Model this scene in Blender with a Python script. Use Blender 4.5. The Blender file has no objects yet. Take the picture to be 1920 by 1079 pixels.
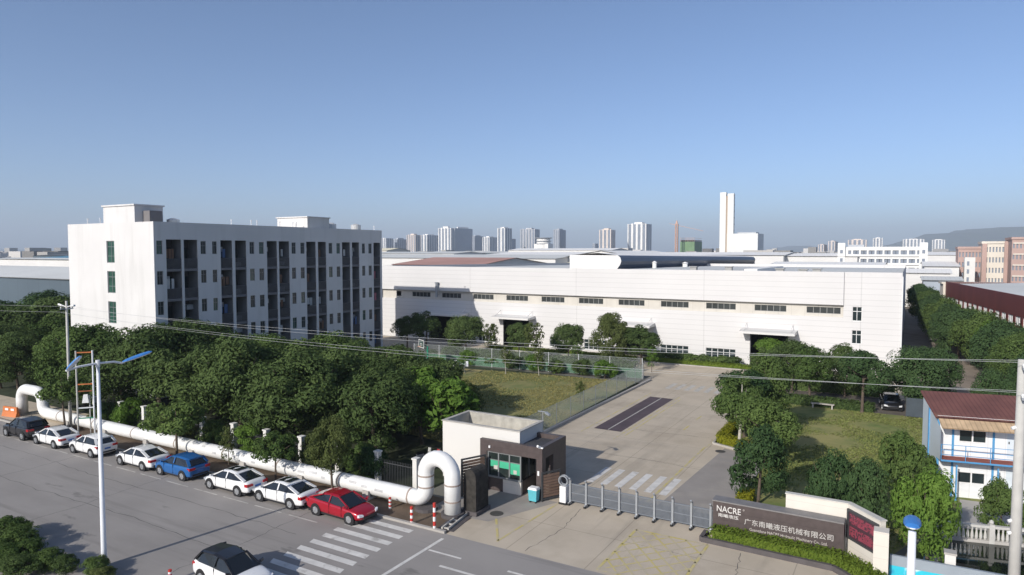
import bpy, math, random
from mathutils import Vector, Matrix
R_ = math.radians
scene = bpy.context.scene
col = scene.collection

# ------------------------------------------------------------------ camera
H = 16.0
YAW = 30.2
FPX, CX, CY, HOR = 1280.0, 960.0, 539.5, 472.0          # photo pixels (1920 wide)
PITCH = math.atan((CY - HOR) / FPX)
cam = bpy.data.cameras.new('camera')
cam.sensor_width = 36.0
cam.lens = 36.0 * FPX / 1920.0
cam.clip_start = 0.3
cam.clip_end = 40000
camo = bpy.data.objects.new('camera', cam)
camo.location = (0, 0, H)
camo.rotation_euler = (R_(90) - PITCH, 0, R_(YAW))
col.objects.link(camo)
scene.camera = camo

# ------------------------------------------------------------------ light
SUN_EL = 26.5
SUN_TO = Vector((-0.17, -1.0, 0.0)).normalized()         # horizontal direction towards the sun
w = bpy.data.worlds.new('World')
scene.world = w
w.use_nodes = True
nt = w.node_tree
sky = nt.nodes.new('ShaderNodeTexSky')
sky.sky_type = 'NISHITA'
sky.sun_disc = False
sky.sun_elevation = R_(SUN_EL)
sky.sun_rotation = math.atan2(SUN_TO.x, SUN_TO.y)
sky.altitude = 50
sky.air_density = 0.62
sky.dust_density = 1.15
sky.ozone_density = 3.1
nt.links.new(sky.outputs[0], nt.nodes['Background'].inputs['Color'])
nt.nodes['Background'].inputs['Strength'].default_value = 0.145
sl = bpy.data.lights.new('sun', 'SUN')
sl.energy = 4.4
sl.angle = R_(0.5)
sl.color = (1.0, 0.945, 0.87)
so = bpy.data.objects.new('sun', sl)
e = R_(SUN_EL)
d = Vector((-SUN_TO.x * math.cos(e), -SUN_TO.y * math.cos(e), -math.sin(e)))
so.rotation_euler = d.to_track_quat('-Z', 'Y').to_euler()
so.location = (-60, -60, 90)
col.objects.link(so)
scene.view_settings.view_transform = 'Standard'
scene.view_settings.look = 'None'
scene.view_settings.exposure = 0.12
scene.view_settings.gamma = 1.0
scene.cycles.max_bounces = 6
scene.cycles.transparent_max_bounces = 8
scene.cycles.volume_bounces = 0

# ------------------------------------------------------------------ survey: photo pixels to real positions
_y = R_(YAW)
RV = Vector((math.cos(_y), math.sin(_y), 0))
F0 = Vector((-math.sin(_y), math.cos(_y), 0))
FV = F0 * math.cos(PITCH) - Vector((0, 0, 1)) * math.sin(PITCH)
UV = Vector((0, 0, 1)) * math.cos(PITCH) + F0 * math.sin(PITCH)


def ray(u, v):
    return FV + RV * ((u - CX) / FPX) + UV * ((CY - v) / FPX)


def gp(u, v, z=0.0):
    d = ray(u, v)
    t = (z - H) / d.z
    return Vector((d.x * t, d.y * t, z))


def atd(u, v, D):
    d = ray(u, v)
    t = D / d.dot(F0)
    return Vector((d.x * t, d.y * t, H + d.z * t))


# ------------------------------------------------------------------ materials
MATS = {}


def mat(name, c, rough=0.7, var=0.08, scale=1.0, metal=0.0, bump=0.0, detail=4.0, spec=0.4):
    if name in MATS:
        return MATS[name]
    m = bpy.data.materials.new(name)
    m.use_nodes = True
    n, l = m.node_tree.nodes, m.node_tree.links
    b = n['Principled BSDF']
    b.inputs['Roughness'].default_value = rough
    b.inputs['Metallic'].default_value = metal
    b.inputs['Specular IOR Level'].default_value = spec
    tc = n.new('ShaderNodeTexCoord')
    no = n.new('ShaderNodeTexNoise')
    no.inputs['Scale'].default_value = scale
    no.inputs['Detail'].default_value = detail
    l.new(tc.outputs['Object'], no.inputs['Vector'])
    r = n.new('ShaderNodeMapRange')
    r.inputs[1].default_value = 0.3
    r.inputs[2].default_value = 0.7
    r.inputs[3].default_value = 1 - var
    r.inputs[4].default_value = 1 + var
    l.new(no.outputs[0], r.inputs[0])
    mx = n.new('ShaderNodeVectorMath')
    mx.operation = 'SCALE'
    mx.inputs[0].default_value = c[:3]
    l.new(r.outputs[0], mx.inputs['Scale'])
    l.new(mx.outputs[0], b.inputs['Base Color'])
    if bump:
        bp = n.new('ShaderNodeBump')
        bp.inputs['Strength'].default_value = bump
        bp.inputs['Distance'].default_value = 0.05
        l.new(no.outputs[0], bp.inputs['Height'])
        l.new(bp.outputs[0], b.inputs['Normal'])
    m['b'] = 1
    MATS[name] = m
    return m


def nodes_of(m):
    return m.node_tree.nodes, m.node_tree.links


def base_src(m):
    n, l = nodes_of(m)
    b = n['Principled BSDF']
    return b, b.inputs['Base Color'].links[0].from_socket


def math_node(n, op, a=None, b=None):
    x = n.new('ShaderNodeMath')
    x.operation = op
    if a is not None and not hasattr(a, 'links'):
        x.inputs[0].default_value = a
    if b is not None and not hasattr(b, 'links'):
        x.inputs[1].default_value = b
    return x


def lines(m, axis, period, width, dark, offset=0.0):
    """thin grooves across an axis (panel joints): multiply the colour there"""
    n, l = nodes_of(m)
    b, src = base_src(m)
    tc = n.new('ShaderNodeTexCoord')
    sp = n.new('ShaderNodeSeparateXYZ')
    l.new(tc.outputs['Object'], sp.inputs[0])
    a = math_node(n, 'ADD', None, offset)
    l.new(sp.outputs[axis], a.inputs[0])
    dv = math_node(n, 'DIVIDE', None, period)
    l.new(a.outputs[0], dv.inputs[0])
    fr = math_node(n, 'FRACT')
    l.new(dv.outputs[0], fr.inputs[0])
    lt = math_node(n, 'LESS_THAN', None, width / period)
    l.new(fr.outputs[0], lt.inputs[0])
    mr = n.new('ShaderNodeMapRange')
    mr.inputs[3].default_value = 1.0
    mr.inputs[4].default_value = dark
    l.new(lt.outputs[0], mr.inputs[0])
    sc = n.new('ShaderNodeVectorMath')
    sc.operation = 'SCALE'
    l.new(src, sc.inputs[0])
    l.new(mr.outputs[0], sc.inputs['Scale'])
    l.new(sc.outputs[0], b.inputs['Base Color'])
    return m


def blotch(m, c2, scale, lo, hi, fac=1.0, detail=5.0, stretch=None, seed=0.0):
    """patches of a second colour with noise-shaped edges"""
    n, l = nodes_of(m)
    b, src = base_src(m)
    tc = n.new('ShaderNodeTexCoord')
    mp = n.new('ShaderNodeMapping')
    mp.inputs['Location'].default_value = (seed, seed * 1.7, seed * .3)
    if stretch:
        mp.inputs['Scale'].default_value = stretch
    l.new(tc.outputs['Object'], mp.inputs[0])
    no = n.new('ShaderNodeTexNoise')
    no.inputs['Scale'].default_value = scale
    no.inputs['Detail'].default_value = detail
    no.inputs['Roughness'].default_value = 0.6
    l.new(mp.outputs[0], no.inputs['Vector'])
    mr = n.new('ShaderNodeMapRange')
    mr.inputs[1].default_value = lo
    mr.inputs[2].default_value = hi
    mr.inputs[3].default_value = 0
    mr.inputs[4].default_value = fac
    l.new(no.outputs[0], mr.inputs[0])
    mx = n.new('ShaderNodeMix')
    mx.data_type = 'RGBA'
    l.new(mr.outputs[0], mx.inputs[0])
    l.new(src, mx.inputs[6])
    mx.inputs[7].default_value = (*c2, 1)
    l.new(mx.outputs[2], b.inputs['Base Color'])
    return m


white = mat('white_render', (.64, .625, .59), .8, .03, .25, detail=6)
blotch(white, (.60, .585, .55), .9, .55, .8, .5, stretch=(1, 1, .12), seed=3)
dormwhite = mat('dormitory_render', (.63, .62, .605), .85, .05, .2, detail=6)
blotch(dormwhite, (.47, .46, .44), .9, .52, .8, .55, stretch=(1, 1, .1), seed=9)
panel = lines(lines(mat('factory_cladding', (.615, .605, .595), .6, .03, .15, spec=.2), 2, .74, .08, .87), 0, 20.4, .12, .86)
panel2 = lines(mat('shed_cladding', (.64, .63, .61), .8, .05, .1, spec=.1), 2, 1.0, .1, .92)
beige = lines(mat('band_concrete', (.56, .53, .475), .85, .08, .5), 0, 1.7, .05, .82)
roofgrey = lines(mat('roof_sheet', (.60, .61, .59), .95, .06, .05, spec=.05), 0, 1.0, .12, .9)
roofwhite = lines(mat('roof_white_sheet', (.80, .79, .76), .95, .05, .03, spec=.05), 0, 2.0, .15, .93)
roofcream = mat('roof_cream_sheet', (.72, .66, .48), .95, .08, .05)
roofpink = lines(mat('roof_faded_red_sheet', (.42, .24, .20), .95, .12, .05), 0, 2.0, .2, .9)
roofblue = mat('roof_blue_sheet', (.10, .26, .36), .5, .08, .05)
darkclad = lines(mat('dark_blue_cladding', (.075, .09, .125), .45, .1, .05), 1, 6.0, .15, .8)
slate = lines(mat('slate_cladding', (.085, .115, .14), .6, .1, .05), 0, 5.0, .2, .85)
darkred = lines(mat('dark_red_cladding', (.17, .045, .04), .6, .12, .1), 1, .6, .08, .8)
redbrick = mat('red_brick_render', (.41, .29, .255), .85, .1, .1)
creamr = mat('cream_render', (.62, .575, .50), .8, .06, .1)
glass = mat('window_glass', (.022, .032, .034), .12, .3, .6, spec=.35)
greenglass = mat('green_window_glass', (.025, .075, .055), .12, .35, .5, spec=.6)
tglass = mat('office_glass', (.05, .055, .055), .1, .25, .5, spec=.6)
boothglass = mat('booth_glass', (.02, .03, .028), .08, .3, .8, spec=.7)
teal = mat('green_blind', (.06, .42, .24), .5, .1, 1.2)
frame = mat('window_frame_grey', (.20, .21, .21), .5, .05)
wframe = mat('window_frame_white', (.75, .75, .74), .5, .05)
dark = mat('painted_dark_interior', (.012, .012, .013), .9, .2)  # near-black colour stands in for the shade inside the doorways
darkgrey = mat('dark_grey_paint', (.05, .052, .055), .6, .15)
rail = mat('balcony_rail', (.085, .085, .09), .6, .1)
slabm = mat('balcony_slab', (.17, .165, .17), .85, .08)  # slab tone darkened to carry the shade of the balcony recesses
recessm = mat('shade_painted_backwall', (.06, .058, .062), .85, .15, .8)  # recess shade is put into this wall colour
steel = mat('grey_steel', (.35, .37, .39), .4, .06, metal=.4)
bluegrey = mat('gate_blue_grey', (.15, .165, .185), .45, .08)
conc = mat('concrete', (.42, .40, .37), .9, .1, .8, bump=.1)
darkstone = lines(mat('brown_granite', (.078, .061, .058), .45, .14, 3.0), 2, .5, .015, .7)
kerbm = mat('kerb_stone', (.36, .34, .31), .9, .12, 1.2)
darkkerb = mat('dark_kerb_stone', (.09, .08, .08), .8, .15, 1.5)
wstone = lines(mat('pale_stone_tile', (.64, .60, .53), .6, .05, 1.0), 2, .62, .015, .75)
asphalt = mat('asphalt_street', (.285, .265, .245), .92, .09, .22, bump=.05, detail=8)
blotch(asphalt, (.22, .205, .19), .16, .5, .72, .75, detail=8, stretch=(.5, 1.4, 1), seed=5)
blotch(asphalt, (.33, .31, .29), .1, .52, .75, .7, detail=6, stretch=(.35, 1.5, 1), seed=15)
blotch(asphalt, (.13, .122, .114), .55, .66, .72, .55, detail=3, stretch=(.6, 1.6, 1), seed=25)
cpave = mat('concrete_paving', (.49, .42, .325), .92, .07, .35, bump=.06, detail=8)
blotch(cpave, (.34, .285, .215), .22, .48, .75, .75, detail=8, seed=2)
blotch(cpave, (.58, .51, .405), .3, .55, .8, .6, detail=6, seed=12)
blotch(cpave, (.23, .20, .165), .9, .68, .75, .45, detail=4, stretch=(1.6, .4, 1), seed=21)
blotch(cpave, (.27, .235, .19), .5, .55, .75, .6, detail=6, stretch=(1.6, .12, 1), seed=41)
lines(cpave, 0, 4.6, .05, .7)
lines(cpave, 1, 5.0, .05, .7)
blotch(asphalt, (.18, .168, .155), .5, .58, .72, .6, detail=6, stretch=(.12, 2.2, 1), seed=51)
graypave = mat('grey_brick_paving', (.29, .265, .24), .92, .1, .5, bump=.06)
blotch(graypave, (.38, .345, .295), .5, .5, .75, .7, seed=4)
soil = mat('bare_soil', (.115, .082, .056), .95, .25, .6, bump=.3, detail=8)
blotch(soil, (.20, .155, .105), .5, .5, .7, .8, detail=7, seed=8)
forestfloor = mat('dark_soil_undergrowth', (.035, .045, .02), .95, .3, .8, bump=.4)  # dark soil and green under the wood
lawn = mat('dry_lawn', (.30, .25, .105), .95, .2, 1.6, bump=.5, detail=10)
blotch(lawn, (.135, .165, .045), .085, .43, .55, .9, detail=7, seed=6)
blotch(lawn, (.36, .285, .13), .16, .55, .72, .75, detail=8, stretch=(.6, 1.4, 1), seed=16)
blotch(lawn, (.17, .12, .06), .5, .62, .72, .5, detail=6, seed=36)
lawn2 = mat('green_lawn', (.13, .175, .045), .95, .22, 1.6, bump=.5, detail=10)
blotch(lawn2, (.31, .275, .105), .13, .4, .6, .9, detail=8, seed=7)
dirtpath = mat('dirt_path', (.27, .225, .18), .95, .12, .5, bump=.2)
blotch(dirtpath, (.17, .14, .11), .3, .5, .7, .7, seed=1)
blotch(lawn2, (.085, .135, .03), .3, .56, .7, .7, detail=6, seed=37)
cityground = mat('city_ground', (.17, .165, .14), .95, .2, .01, detail=8)
blotch(cityground, (.07, .085, .045), .012, .5, .62, .8, detail=8, seed=1)
hillm = mat('hill_forest', (.045, .06, .035), .95, .25, .004, detail=8)
wpaint = mat('road_paint_white', (.62, .60, .56), .8, .12, 1.5)
blotch(wpaint, (.30, .28, .25), 1.6, .56, .7, .75, detail=7)
wpaint2 = mat('worn_road_paint_white', (.46, .44, .40), .85, .15, 1.5)
blotch(wpaint2, (.28, .26, .23), 1.3, .5, .66, .8, detail=7)
ypaint = mat('worn_road_paint_yellow', (.56, .47, .18), .85, .15, 1.2)
blotch(ypaint, (.43, .38, .30), 1.2, .42, .6, .9, detail=7)
purple = mat('purple_coating', (.085, .062, .07), .8, .15, .6)
blotch(purple, (.05, .04, .045), .5, .5, .7, .7, stretch=(1, .3, 1))
pipem = mat('pipe_jacket', (.74, .74, .72), .4, .06, 1.2, bump=.03)
blotch(pipem, (.42, .36, .30), 1.3, .62, .8, .45, detail=7, seed=3)
rust = mat('rust_steel', (.25, .09, .04), .85, .3, 2.0)
orange = mat('orange_paint', (.55, .17, .05), .6, .1)
red = mat('red_paint', (.50, .04, .03), .5, .08)
wpole = mat('white_pole_paint', (.72, .74, .76), .4, .04)
bluelamp = mat('blue_lamp_paint', (.05, .20, .52), .4, .08, 3)
polec = mat('pole_concrete', (.46, .45, .42), .9, .08, 2)
wirem = mat('wire', (.40, .41, .41), .5, .02)
water = mat('pond_water', (.012, .018, .014), .04, .2, .3, spec=.6)
portawhite = lines(mat('cabin_panel', (.74, .75, .75), .5, .03, .5), 0, .95, .03, .82)
portaside = mat('cabin_side_panel', (.60, .66, .70), .5, .04, .5)
portablue = mat('cabin_blue_post', (.09, .30, .55), .5, .08)
maroon = lines(mat('maroon_sheet_roof', (.17, .07, .055), .65, .15, .8), 0, .28, .07, .7)
blotch(maroon, (.27, .14, .09), .5, .55, .75, .6, seed=3)
rustsheet = lines(mat('rusty_awning', (.50, .36, .22), .7, .25, 1.2), 0, .28, .06, .75)
cyan = mat('cyan_banner', (.03, .47, .60), .5, .1, .8)
blotch(cyan, (.55, .72, .75), .9, .55, .6, 1.0, detail=2, seed=4)
blotch(cyan, (.02, .20, .42), .7, .6, .64, 1.0, detail=2, seed=14)
greymetal = mat('grey_blue_metal', (.27, .31, .35), .5, .06)
ledbase = mat('led_screen_face', (.07, .035, .045), .4, .1)
greenmesh = mat('green_mesh', (.04, .14, .07), .8, .2)
greenpaint = mat('green_paint', (.03, .24, .15), .5, .08)
chain = mat('chainlink_wire', (.28, .31, .29), .5, .05)
tealbox = mat('teal_box', (.10, .42, .48), .5, .08)
brownslat = mat('brown_slats', (.17, .11, .08), .7, .15, 2)
crane = mat('crane_paint', (.50, .30, .22), .6, .05)
greennet = mat('scaffold_net', (.16, .26, .13), .9, .15, .05)
rubber = mat('tyre_rubber', (.018, .018, .018), .85, .1)
alloy = mat('alloy_rim', (.45, .46, .47), .35, .05, metal=.6)
carglass = mat('car_glass', (.012, .015, .018), .06, .1, spec=.7)
trim = mat('black_trim', (.018, .018, .02), .5, .1)
chrome = mat('lamp_lens', (.70, .72, .74), .15, .05)
tail = mat('tail_lamp', (.40, .015, .02), .25, .1)
plate = mat('licence_plate', (.05, .15, .45), .5, .05)


def carpaint(name, c, metal=0.0):
    m = mat(name, c, .28, .02, 1.0, metal, spec=.5)
    m.node_tree.nodes['Principled BSDF'].inputs['Coat Weight'].default_value = .6
    m.node_tree.nodes['Principled BSDF'].inputs['Coat Roughness'].default_value = .06
    return m


def leafmat(name, c1, c2, trans=.25):
    m = bpy.data.materials.new(name)
    m.use_nodes = True
    n, l = m.node_tree.nodes, m.node_tree.links
    n.clear()
    out = n.new('ShaderNodeOutputMaterial')
    df = n.new('ShaderNodeBsdfPrincipled')
    df.inputs['Roughness'].default_value = .75
    df.inputs['Specular IOR Level'].default_value = .08
    tr = n.new('ShaderNodeBsdfTranslucent')
    mx = n.new('ShaderNodeMixShader')
    mx.inputs[0].default_value = trans
    ge = n.new('ShaderNodeNewGeometry')
    oi = n.new('ShaderNodeObjectInfo')
    tc = n.new('ShaderNodeTexCoord')
    no = n.new('ShaderNodeTexNoise')
    no.inputs['Scale'].default_value = .55
    no.inputs['Detail'].default_value = 2
    l.new(tc.outputs['Object'], no.inputs['Vector'])
    a = math_node(n, 'MULTIPLY', None, .45)
    l.new(ge.outputs['Random Per Island'], a.inputs[0])
    b = math_node(n, 'MULTIPLY', None, .42)
    l.new(oi.outputs['Random'], b.inputs[0])
    c = math_node(n, 'ADD')
    l.new(a.outputs[0], c.inputs[0])
    l.new(b.outputs[0], c.inputs[1])
    dd = math_node(n, 'MULTIPLY_ADD', None, .5)
    dd.inputs[2].default_value = -.12
    l.new(no.outputs[0], dd.inputs[0])
    e2 = math_node(n, 'ADD')
    e2.use_clamp = True
    l.new(c.outputs[0], e2.inputs[0])
    l.new(dd.outputs[0], e2.inputs[1])
    cm = n.new('ShaderNodeMix')
    cm.data_type = 'RGBA'
    cm.inputs[6].default_value = (*c1, 1)
    cm.inputs[7].default_value = (*c2, 1)
    l.new(e2.outputs[0], cm.inputs[0])
    l.new(cm.outputs[2], df.inputs['Base Color'])
    l.new(cm.outputs[2], tr.inputs['Color'])
    l.new(df.outputs[0], mx.inputs[1])
    l.new(tr.outputs[0], mx.inputs[2])
    l.new(mx.outputs[0], out.inputs['Surface'])
    MATS[name] = m
    return m


leaf_dark = leafmat('leaf_dark_green', (.024, .048, .015), (.125, .178, .058))
leaf_mid = leafmat('leaf_mid_green', (.028, .062, .016), (.14, .20, .058))
leaf_cool = leafmat('leaf_cool_green', (.018, .048, .018), (.09, .145, .055))
leaf_bright = leafmat('leaf_bright_green', (.05, .12, .016), (.19, .30, .06), .38)
leaf_yellow = leafmat('leaf_yellow_green', (.14, .16, .012), (.34, .33, .03), .3)
leaf_hedge = leafmat('leaf_hedge_green', (.06, .11, .014), (.17, .23, .035), .3)
leaf_olive = leafmat('leaf_olive_green', (.05, .075, .02), (.16, .19, .065), .35)
barkm = mat('bark', (.11, .085, .065), .95, .25, 3.0)
barkw = mat('pale_bark', (.42, .39, .34), .9, .15, 2.0)


# ------------------------------------------------------------------ mesh builder
class MB:
    def __init__(s):
        s.v, s.f = [], []

    def add(s, vs, fs):
        o = len(s.v)
        s.v += [tuple(p) for p in vs]
        s.f += [tuple(i + o for i in f) for f in fs]
        return s

    def box(s, x0, x1, y0, y1, z0, z1):
        if x0 > x1: x0, x1 = x1, x0
        if y0 > y1: y0, y1 = y1, y0
        if z0 > z1: z0, z1 = z1, z0
        v = [(x0, y0, z0), (x1, y0, z0), (x1, y1, z0), (x0, y1, z0), (x0, y0, z1), (x1, y0, z1), (x1, y1, z1), (x0, y1, z1)]
        return s.add(v, [(0, 3, 2, 1), (4, 5, 6, 7), (0, 1, 5, 4), (1, 2, 6, 5), (2, 3, 7, 6), (3, 0, 4, 7)])

    def bar(s, p, q, wd, ht):
        """box section bar from p to q"""
        p, q = Vector(p), Vector(q)
        d = (q - p).normalized()
        up = Vector((0, 0, 1)) if abs(d.z) < .95 else Vector((0, 1, 0))
        a = d.cross(up).normalized() * wd / 2
        b = a.cross(d).normalized() * ht / 2
        v = [p - a - b, p + a - b, p + a + b, p - a + b, q - a - b, q + a - b, q + a + b, q - a + b]
        return s.add(v, [(0, 1, 2, 3), (7, 6, 5, 4), (0, 4, 5, 1), (1, 5, 6, 2), (2, 6, 7, 3), (3, 7, 4, 0)])

    def loft(s, rings, closed=True, caps=True):
        n = len(rings[0])
        v = [p for r in rings for p in r]
        f = []
        for i in range(len(rings) - 1):
            for j in range(n if closed else n - 1):
                k = (j + 1) % n
                f.append((i * n + j, i * n + k, (i + 1) * n + k, (i + 1) * n + j))
        if caps and closed:
            f.append(tuple(range(n))[::-1])
            f.append(tuple((len(rings) - 1) * n + j for j in range(n)))
        return s.add(v, f)

    def tube(s, pts, r, n=8, caps=True):
        pts = [Vector(p) for p in pts]
        if not isinstance(r, (list, tuple)):
            r = [r] * len(pts)
        rings = []
        ref = None
        for i, p in enumerate(pts):
            d = (pts[min(i + 1, len(pts) - 1)] - pts[max(i - 1, 0)]).normalized()
            if ref is None:
                ref = Vector((0, 0, 1)) if abs(d.z) < .9 else Vector((1, 0, 0))
            a = (ref - d * ref.dot(d)).normalized()
            b = d.cross(a)
            ref = a
            rings.append([p + (a * math.cos(t) + b * math.sin(t)) * r[i] for t in [2 * math.pi * k / n for k in range(n)]])
        return s.loft(rings, True, caps)

    def prism(s, pts, z0, z1):
        n = len(pts)
        v = [(x, y, z0) for x, y in pts] + [(x, y, z1) for x, y in pts]
        f = [tuple(range(n))[::-1], tuple(range(n, 2 * n))]
        f += [(i, (i + 1) % n, (i + 1) % n + n, i + n) for i in range(n)]
        return s.add(v, f)

    def poly(s, pts):
        return s.add(pts, [tuple(range(len(pts)))])

    def wall(s, x0, x1, z0, z1, holes, y, depth, ax='x', sgn=1):
        """a wall face at y (or x when ax='y') with rectangular holes and their reveals; depth goes behind it"""
        xs = sorted({x0, x1, *[h[0] for h in holes], *[h[1] for h in holes]})
        zs = sorted({z0, z1, *[h[2] for h in holes], *[h[3] for h in holes]})

        def P(a, z, dd=0):
            return (a, y + dd * sgn, z) if ax == 'x' else (y + dd * sgn, a, z)
        for i in range(len(xs) - 1):
            for j in range(len(zs) - 1):
                a, b, c, d = xs[i], xs[i + 1], zs[j], zs[j + 1]
                mx, mz = (a + b) / 2, (c + d) / 2
                if any(h[0] < mx < h[1] and h[2] < mz < h[3] for h in holes):
                    continue
                s.poly([P(a, c), P(b, c), P(b, d), P(a, d)])
        for a, b, c, d in holes:
            s.poly([P(a, c), P(a, d), P(a, d, depth), P(a, c, depth)])
            s.poly([P(b, c), P(b, d), P(b, d, depth), P(b, c, depth)])
            s.poly([P(a, c), P(b, c), P(b, c, depth), P(a, c, depth)])
            s.poly([P(a, d), P(b, d), P(b, d, depth), P(a, d, depth)])
        return s

    def mesh(s, name, m, smooth=False):
        me = bpy.data.meshes.new(name)
        me.from_pydata([tuple(p) for p in s.v], [], s.f)
        me.materials.append(m)
        if smooth:
            me.polygons.foreach_set('use_smooth', [True] * len(me.polygons))
        me.update()
        return me

    def build(s, name, m, parent=None, smooth=False, loc=(0, 0, 0)):
        return link(s.mesh(name, m, smooth), name, parent, loc)


def link(me, name, parent=None, loc=(0, 0, 0), rot=None):
    o = bpy.data.objects.new(name, me)
    o.location = loc
    if rot:
        o.rotation_euler = rot
    col.objects.link(o)
    if parent is not None:
        o.parent = parent
    return o


def thing(name, label, cat, loc=(0, 0, 0), rz=0.0, group=None):
    o = bpy.data.objects.new(name, None)
    o.empty_display_size = .3
    col.objects.link(o)
    o.location = loc
    o.rotation_euler = (0, 0, rz)
    return tag(o, label, cat, group)


def tag(o, label, cat, group=None):
    o['label'] = label
    o['category'] = cat
    if group:
        o['group'] = group
    return o


def struct(name, mb, m, smooth=False):
    o = mb.build(name, m, None, smooth)
    o['kind'] = 'structure'
    return o


def copy_tree(root, label=None, group=None):
    r = root.copy()
    col.objects.link(r)
    if label:
        r['label'] = label
    if group:
        r['group'] = group
    for ch in list(root.children):
        c = ch.copy()
        col.objects.link(c)
        c.parent = r
        for g2 in list(ch.children):
            d2 = g2.copy()
            col.objects.link(d2)
            d2.parent = c
    return r


ORD = ['first', 'second', 'third', 'fourth', 'fifth', 'sixth', 'seventh', 'eighth', 'ninth', 'tenth', 'eleventh', 'twelfth', 'thirteenth', 'fourteenth', 'fifteenth', 'sixteenth']


# ================================================================== SETTING: ground, roads, markings
def sheet(name, m, rects=(), polys=(), z=0.0):
    b = MB()
    for x0, x1, y0, y1 in rects:
        b.poly([(x0, y0, z), (x1, y0, z), (x1, y1, z), (x0, y1, z)])
    for p in polys:
        b.poly([(x, y, z) for x, y in p])
    return struct(name, b, m)


gb = MB()
ring = [[(math.cos(2 * math.pi * k / 48) * r, math.sin(2 * math.pi * k / 48) * r, 0) for k in range(48)] for r in (1, 150, 600, 2500, 9000, 16000)]
gb.loft(ring, True, False)
gb.poly(ring[0])
struct('ground', gb, cityground)

sheet('street', asphalt, [(-260, 90, 5.0, 30.9)], z=.004)
sheet('side_road', cpave, [(-140, -67.5, 31.4, 36.5)], z=.012)
sheet('concrete_apron', cpave, [(-22.3, 14.0, 30.9, 38.6)], z=.004)
sheet('driveway', cpave, polys=[[(-27.3, 38.6), (-9.1, 38.6), (-9.1, 54.9), (-13.7, 56.8), (-13.7, 84.0), (-28.3, 84.0), (-27.3, 54)]], z=.004)
sheet('grey_paving', graypave, polys=[[(-13.4, 39.2), (-9.3, 39.2), (-9.3, 54.8), (-12.6, 56.0)]], z=.008)
sheet('guardhouse_paving', graypave, polys=[[(-25.5, 33.2), (-21.2, 33.6), (-19.0, 38.5), (-25.5, 38.5)]], z=.008)
sheet('factory_road', cpave, [(-90, 0.4, 84.0, 94.6)], z=.004)
sheet('factory_forecourt', cpave, [(-90, 8, 94.6, 99.9)], z=.006)
sheet('verge_soil', soil, [(-140, -22.3, 31.05, 35.4)], z=.004)
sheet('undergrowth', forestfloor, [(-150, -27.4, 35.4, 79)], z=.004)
sheet('lawn_field', lawn, polys=[[(-53, 49), (-27.6, 45), (-28.5, 79.5), (-60, 76)]], z=.009)
_pp = [gp(u_, v_) for u_, v_ in ((898, 778), (925, 757), (960, 742), (985, 729), (1040, 725), (1105, 726), (1092, 742), (1060, 762), (1035, 782), (985, 795), (930, 792))]
sheet('green_turf_patch', blotch(mat('greener_turf', (.20, .20, .07), .95, .2, 1.6, bump=.5, detail=10), (.27, .235, .09), .3, .52, .7, .8, detail=7, seed=61), polys=[[(p_.x, p_.y) for p_ in _pp]], z=.013)
sheet('sports_court', mat('court_asphalt', (.10, .085, .075), .9, .15, .4), [(-75, -30.2, 80.2, 83.9)], z=.012)
sheet('lawn_right', lawn2, polys=[[(-13.5, 56.9), (-9.0, 55.0), (-9.0, 39.6), (-1.0, 38.9), (.8, 43.6), (9, 46), (9, 76), (-13.5, 76)]], z=.009)
sheet('back_lane', mat('shade_painted_lane', (.12, .105, .09), .95, .2, .6), [(-13.6, 12, 76, 84)], z=.005)  # lane colour darkened to paint the shade lying over it
sheet('side_lane', dirtpath, polys=[[(-.6, 94.6), (8.2, 84), (9.0, 100), (6.2, 150), (5.0, 230), (-.6, 230)]], z=.016)
sheet('pond', water, polys=[[(-.3, 38.3), (12, 38.6), (12, 46.2), (2.5, 44.6), (1.0, 43.4)]], z=.02)
sheet('cabin_yard', conc, polys=[[(3.0, 46.6), (14, 48.5), (14, 53), (3.2, 52)]], z=.014)

# thin air haze: one even closed box round everything
hz = MB()
hz.box(-13500, 13500, -13500, 13500, -1.0, 420)
hz = hz.build('haze', bpy.data.materials.new('haze_air'))
hz['kind'] = 'stuff'
hm = hz.data.materials[0]
hm.use_nodes = True
hm.node_tree.nodes.clear()
_o = hm.node_tree.nodes.new('ShaderNodeOutputMaterial')
_v = hm.node_tree.nodes.new('ShaderNodeVolumePrincipled')
_v.inputs['Color'].default_value = (.76, .87, 1.0, 1)
_v.inputs['Density'].default_value = 1.6e-4
_v.inputs['Anisotropy'].default_value = .0
hm.node_tree.links.new(_v.outputs[0], _o.inputs['Volume'])

# kerbs
kb = MB()
kb.box(-140, -22.4, 30.85, 31.05, 0, .13)
struct('kerb', kb, kerbm)
kb = MB()
kb.box(-27.55, -27.3, 43.0, 81.3, 0, .22)
struct('kerb', kb, conc)
kb = MB()
kb.box(-13.85, -13.65, 57, 76, 0, .14)
kb.bar((-13.7, 56.9, .07), (-9.0, 54.95, .07), .2, .14)
kb.bar((-9.1, 54.9, .07), (-9.1, 39.4, .07), .2, .14)
struct('kerb', kb, kerbm)
kb = MB()
kb.box(-60, -.8, 94.5, 94.7, 0, .14)
struct('kerb', kb, kerbm)

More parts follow.
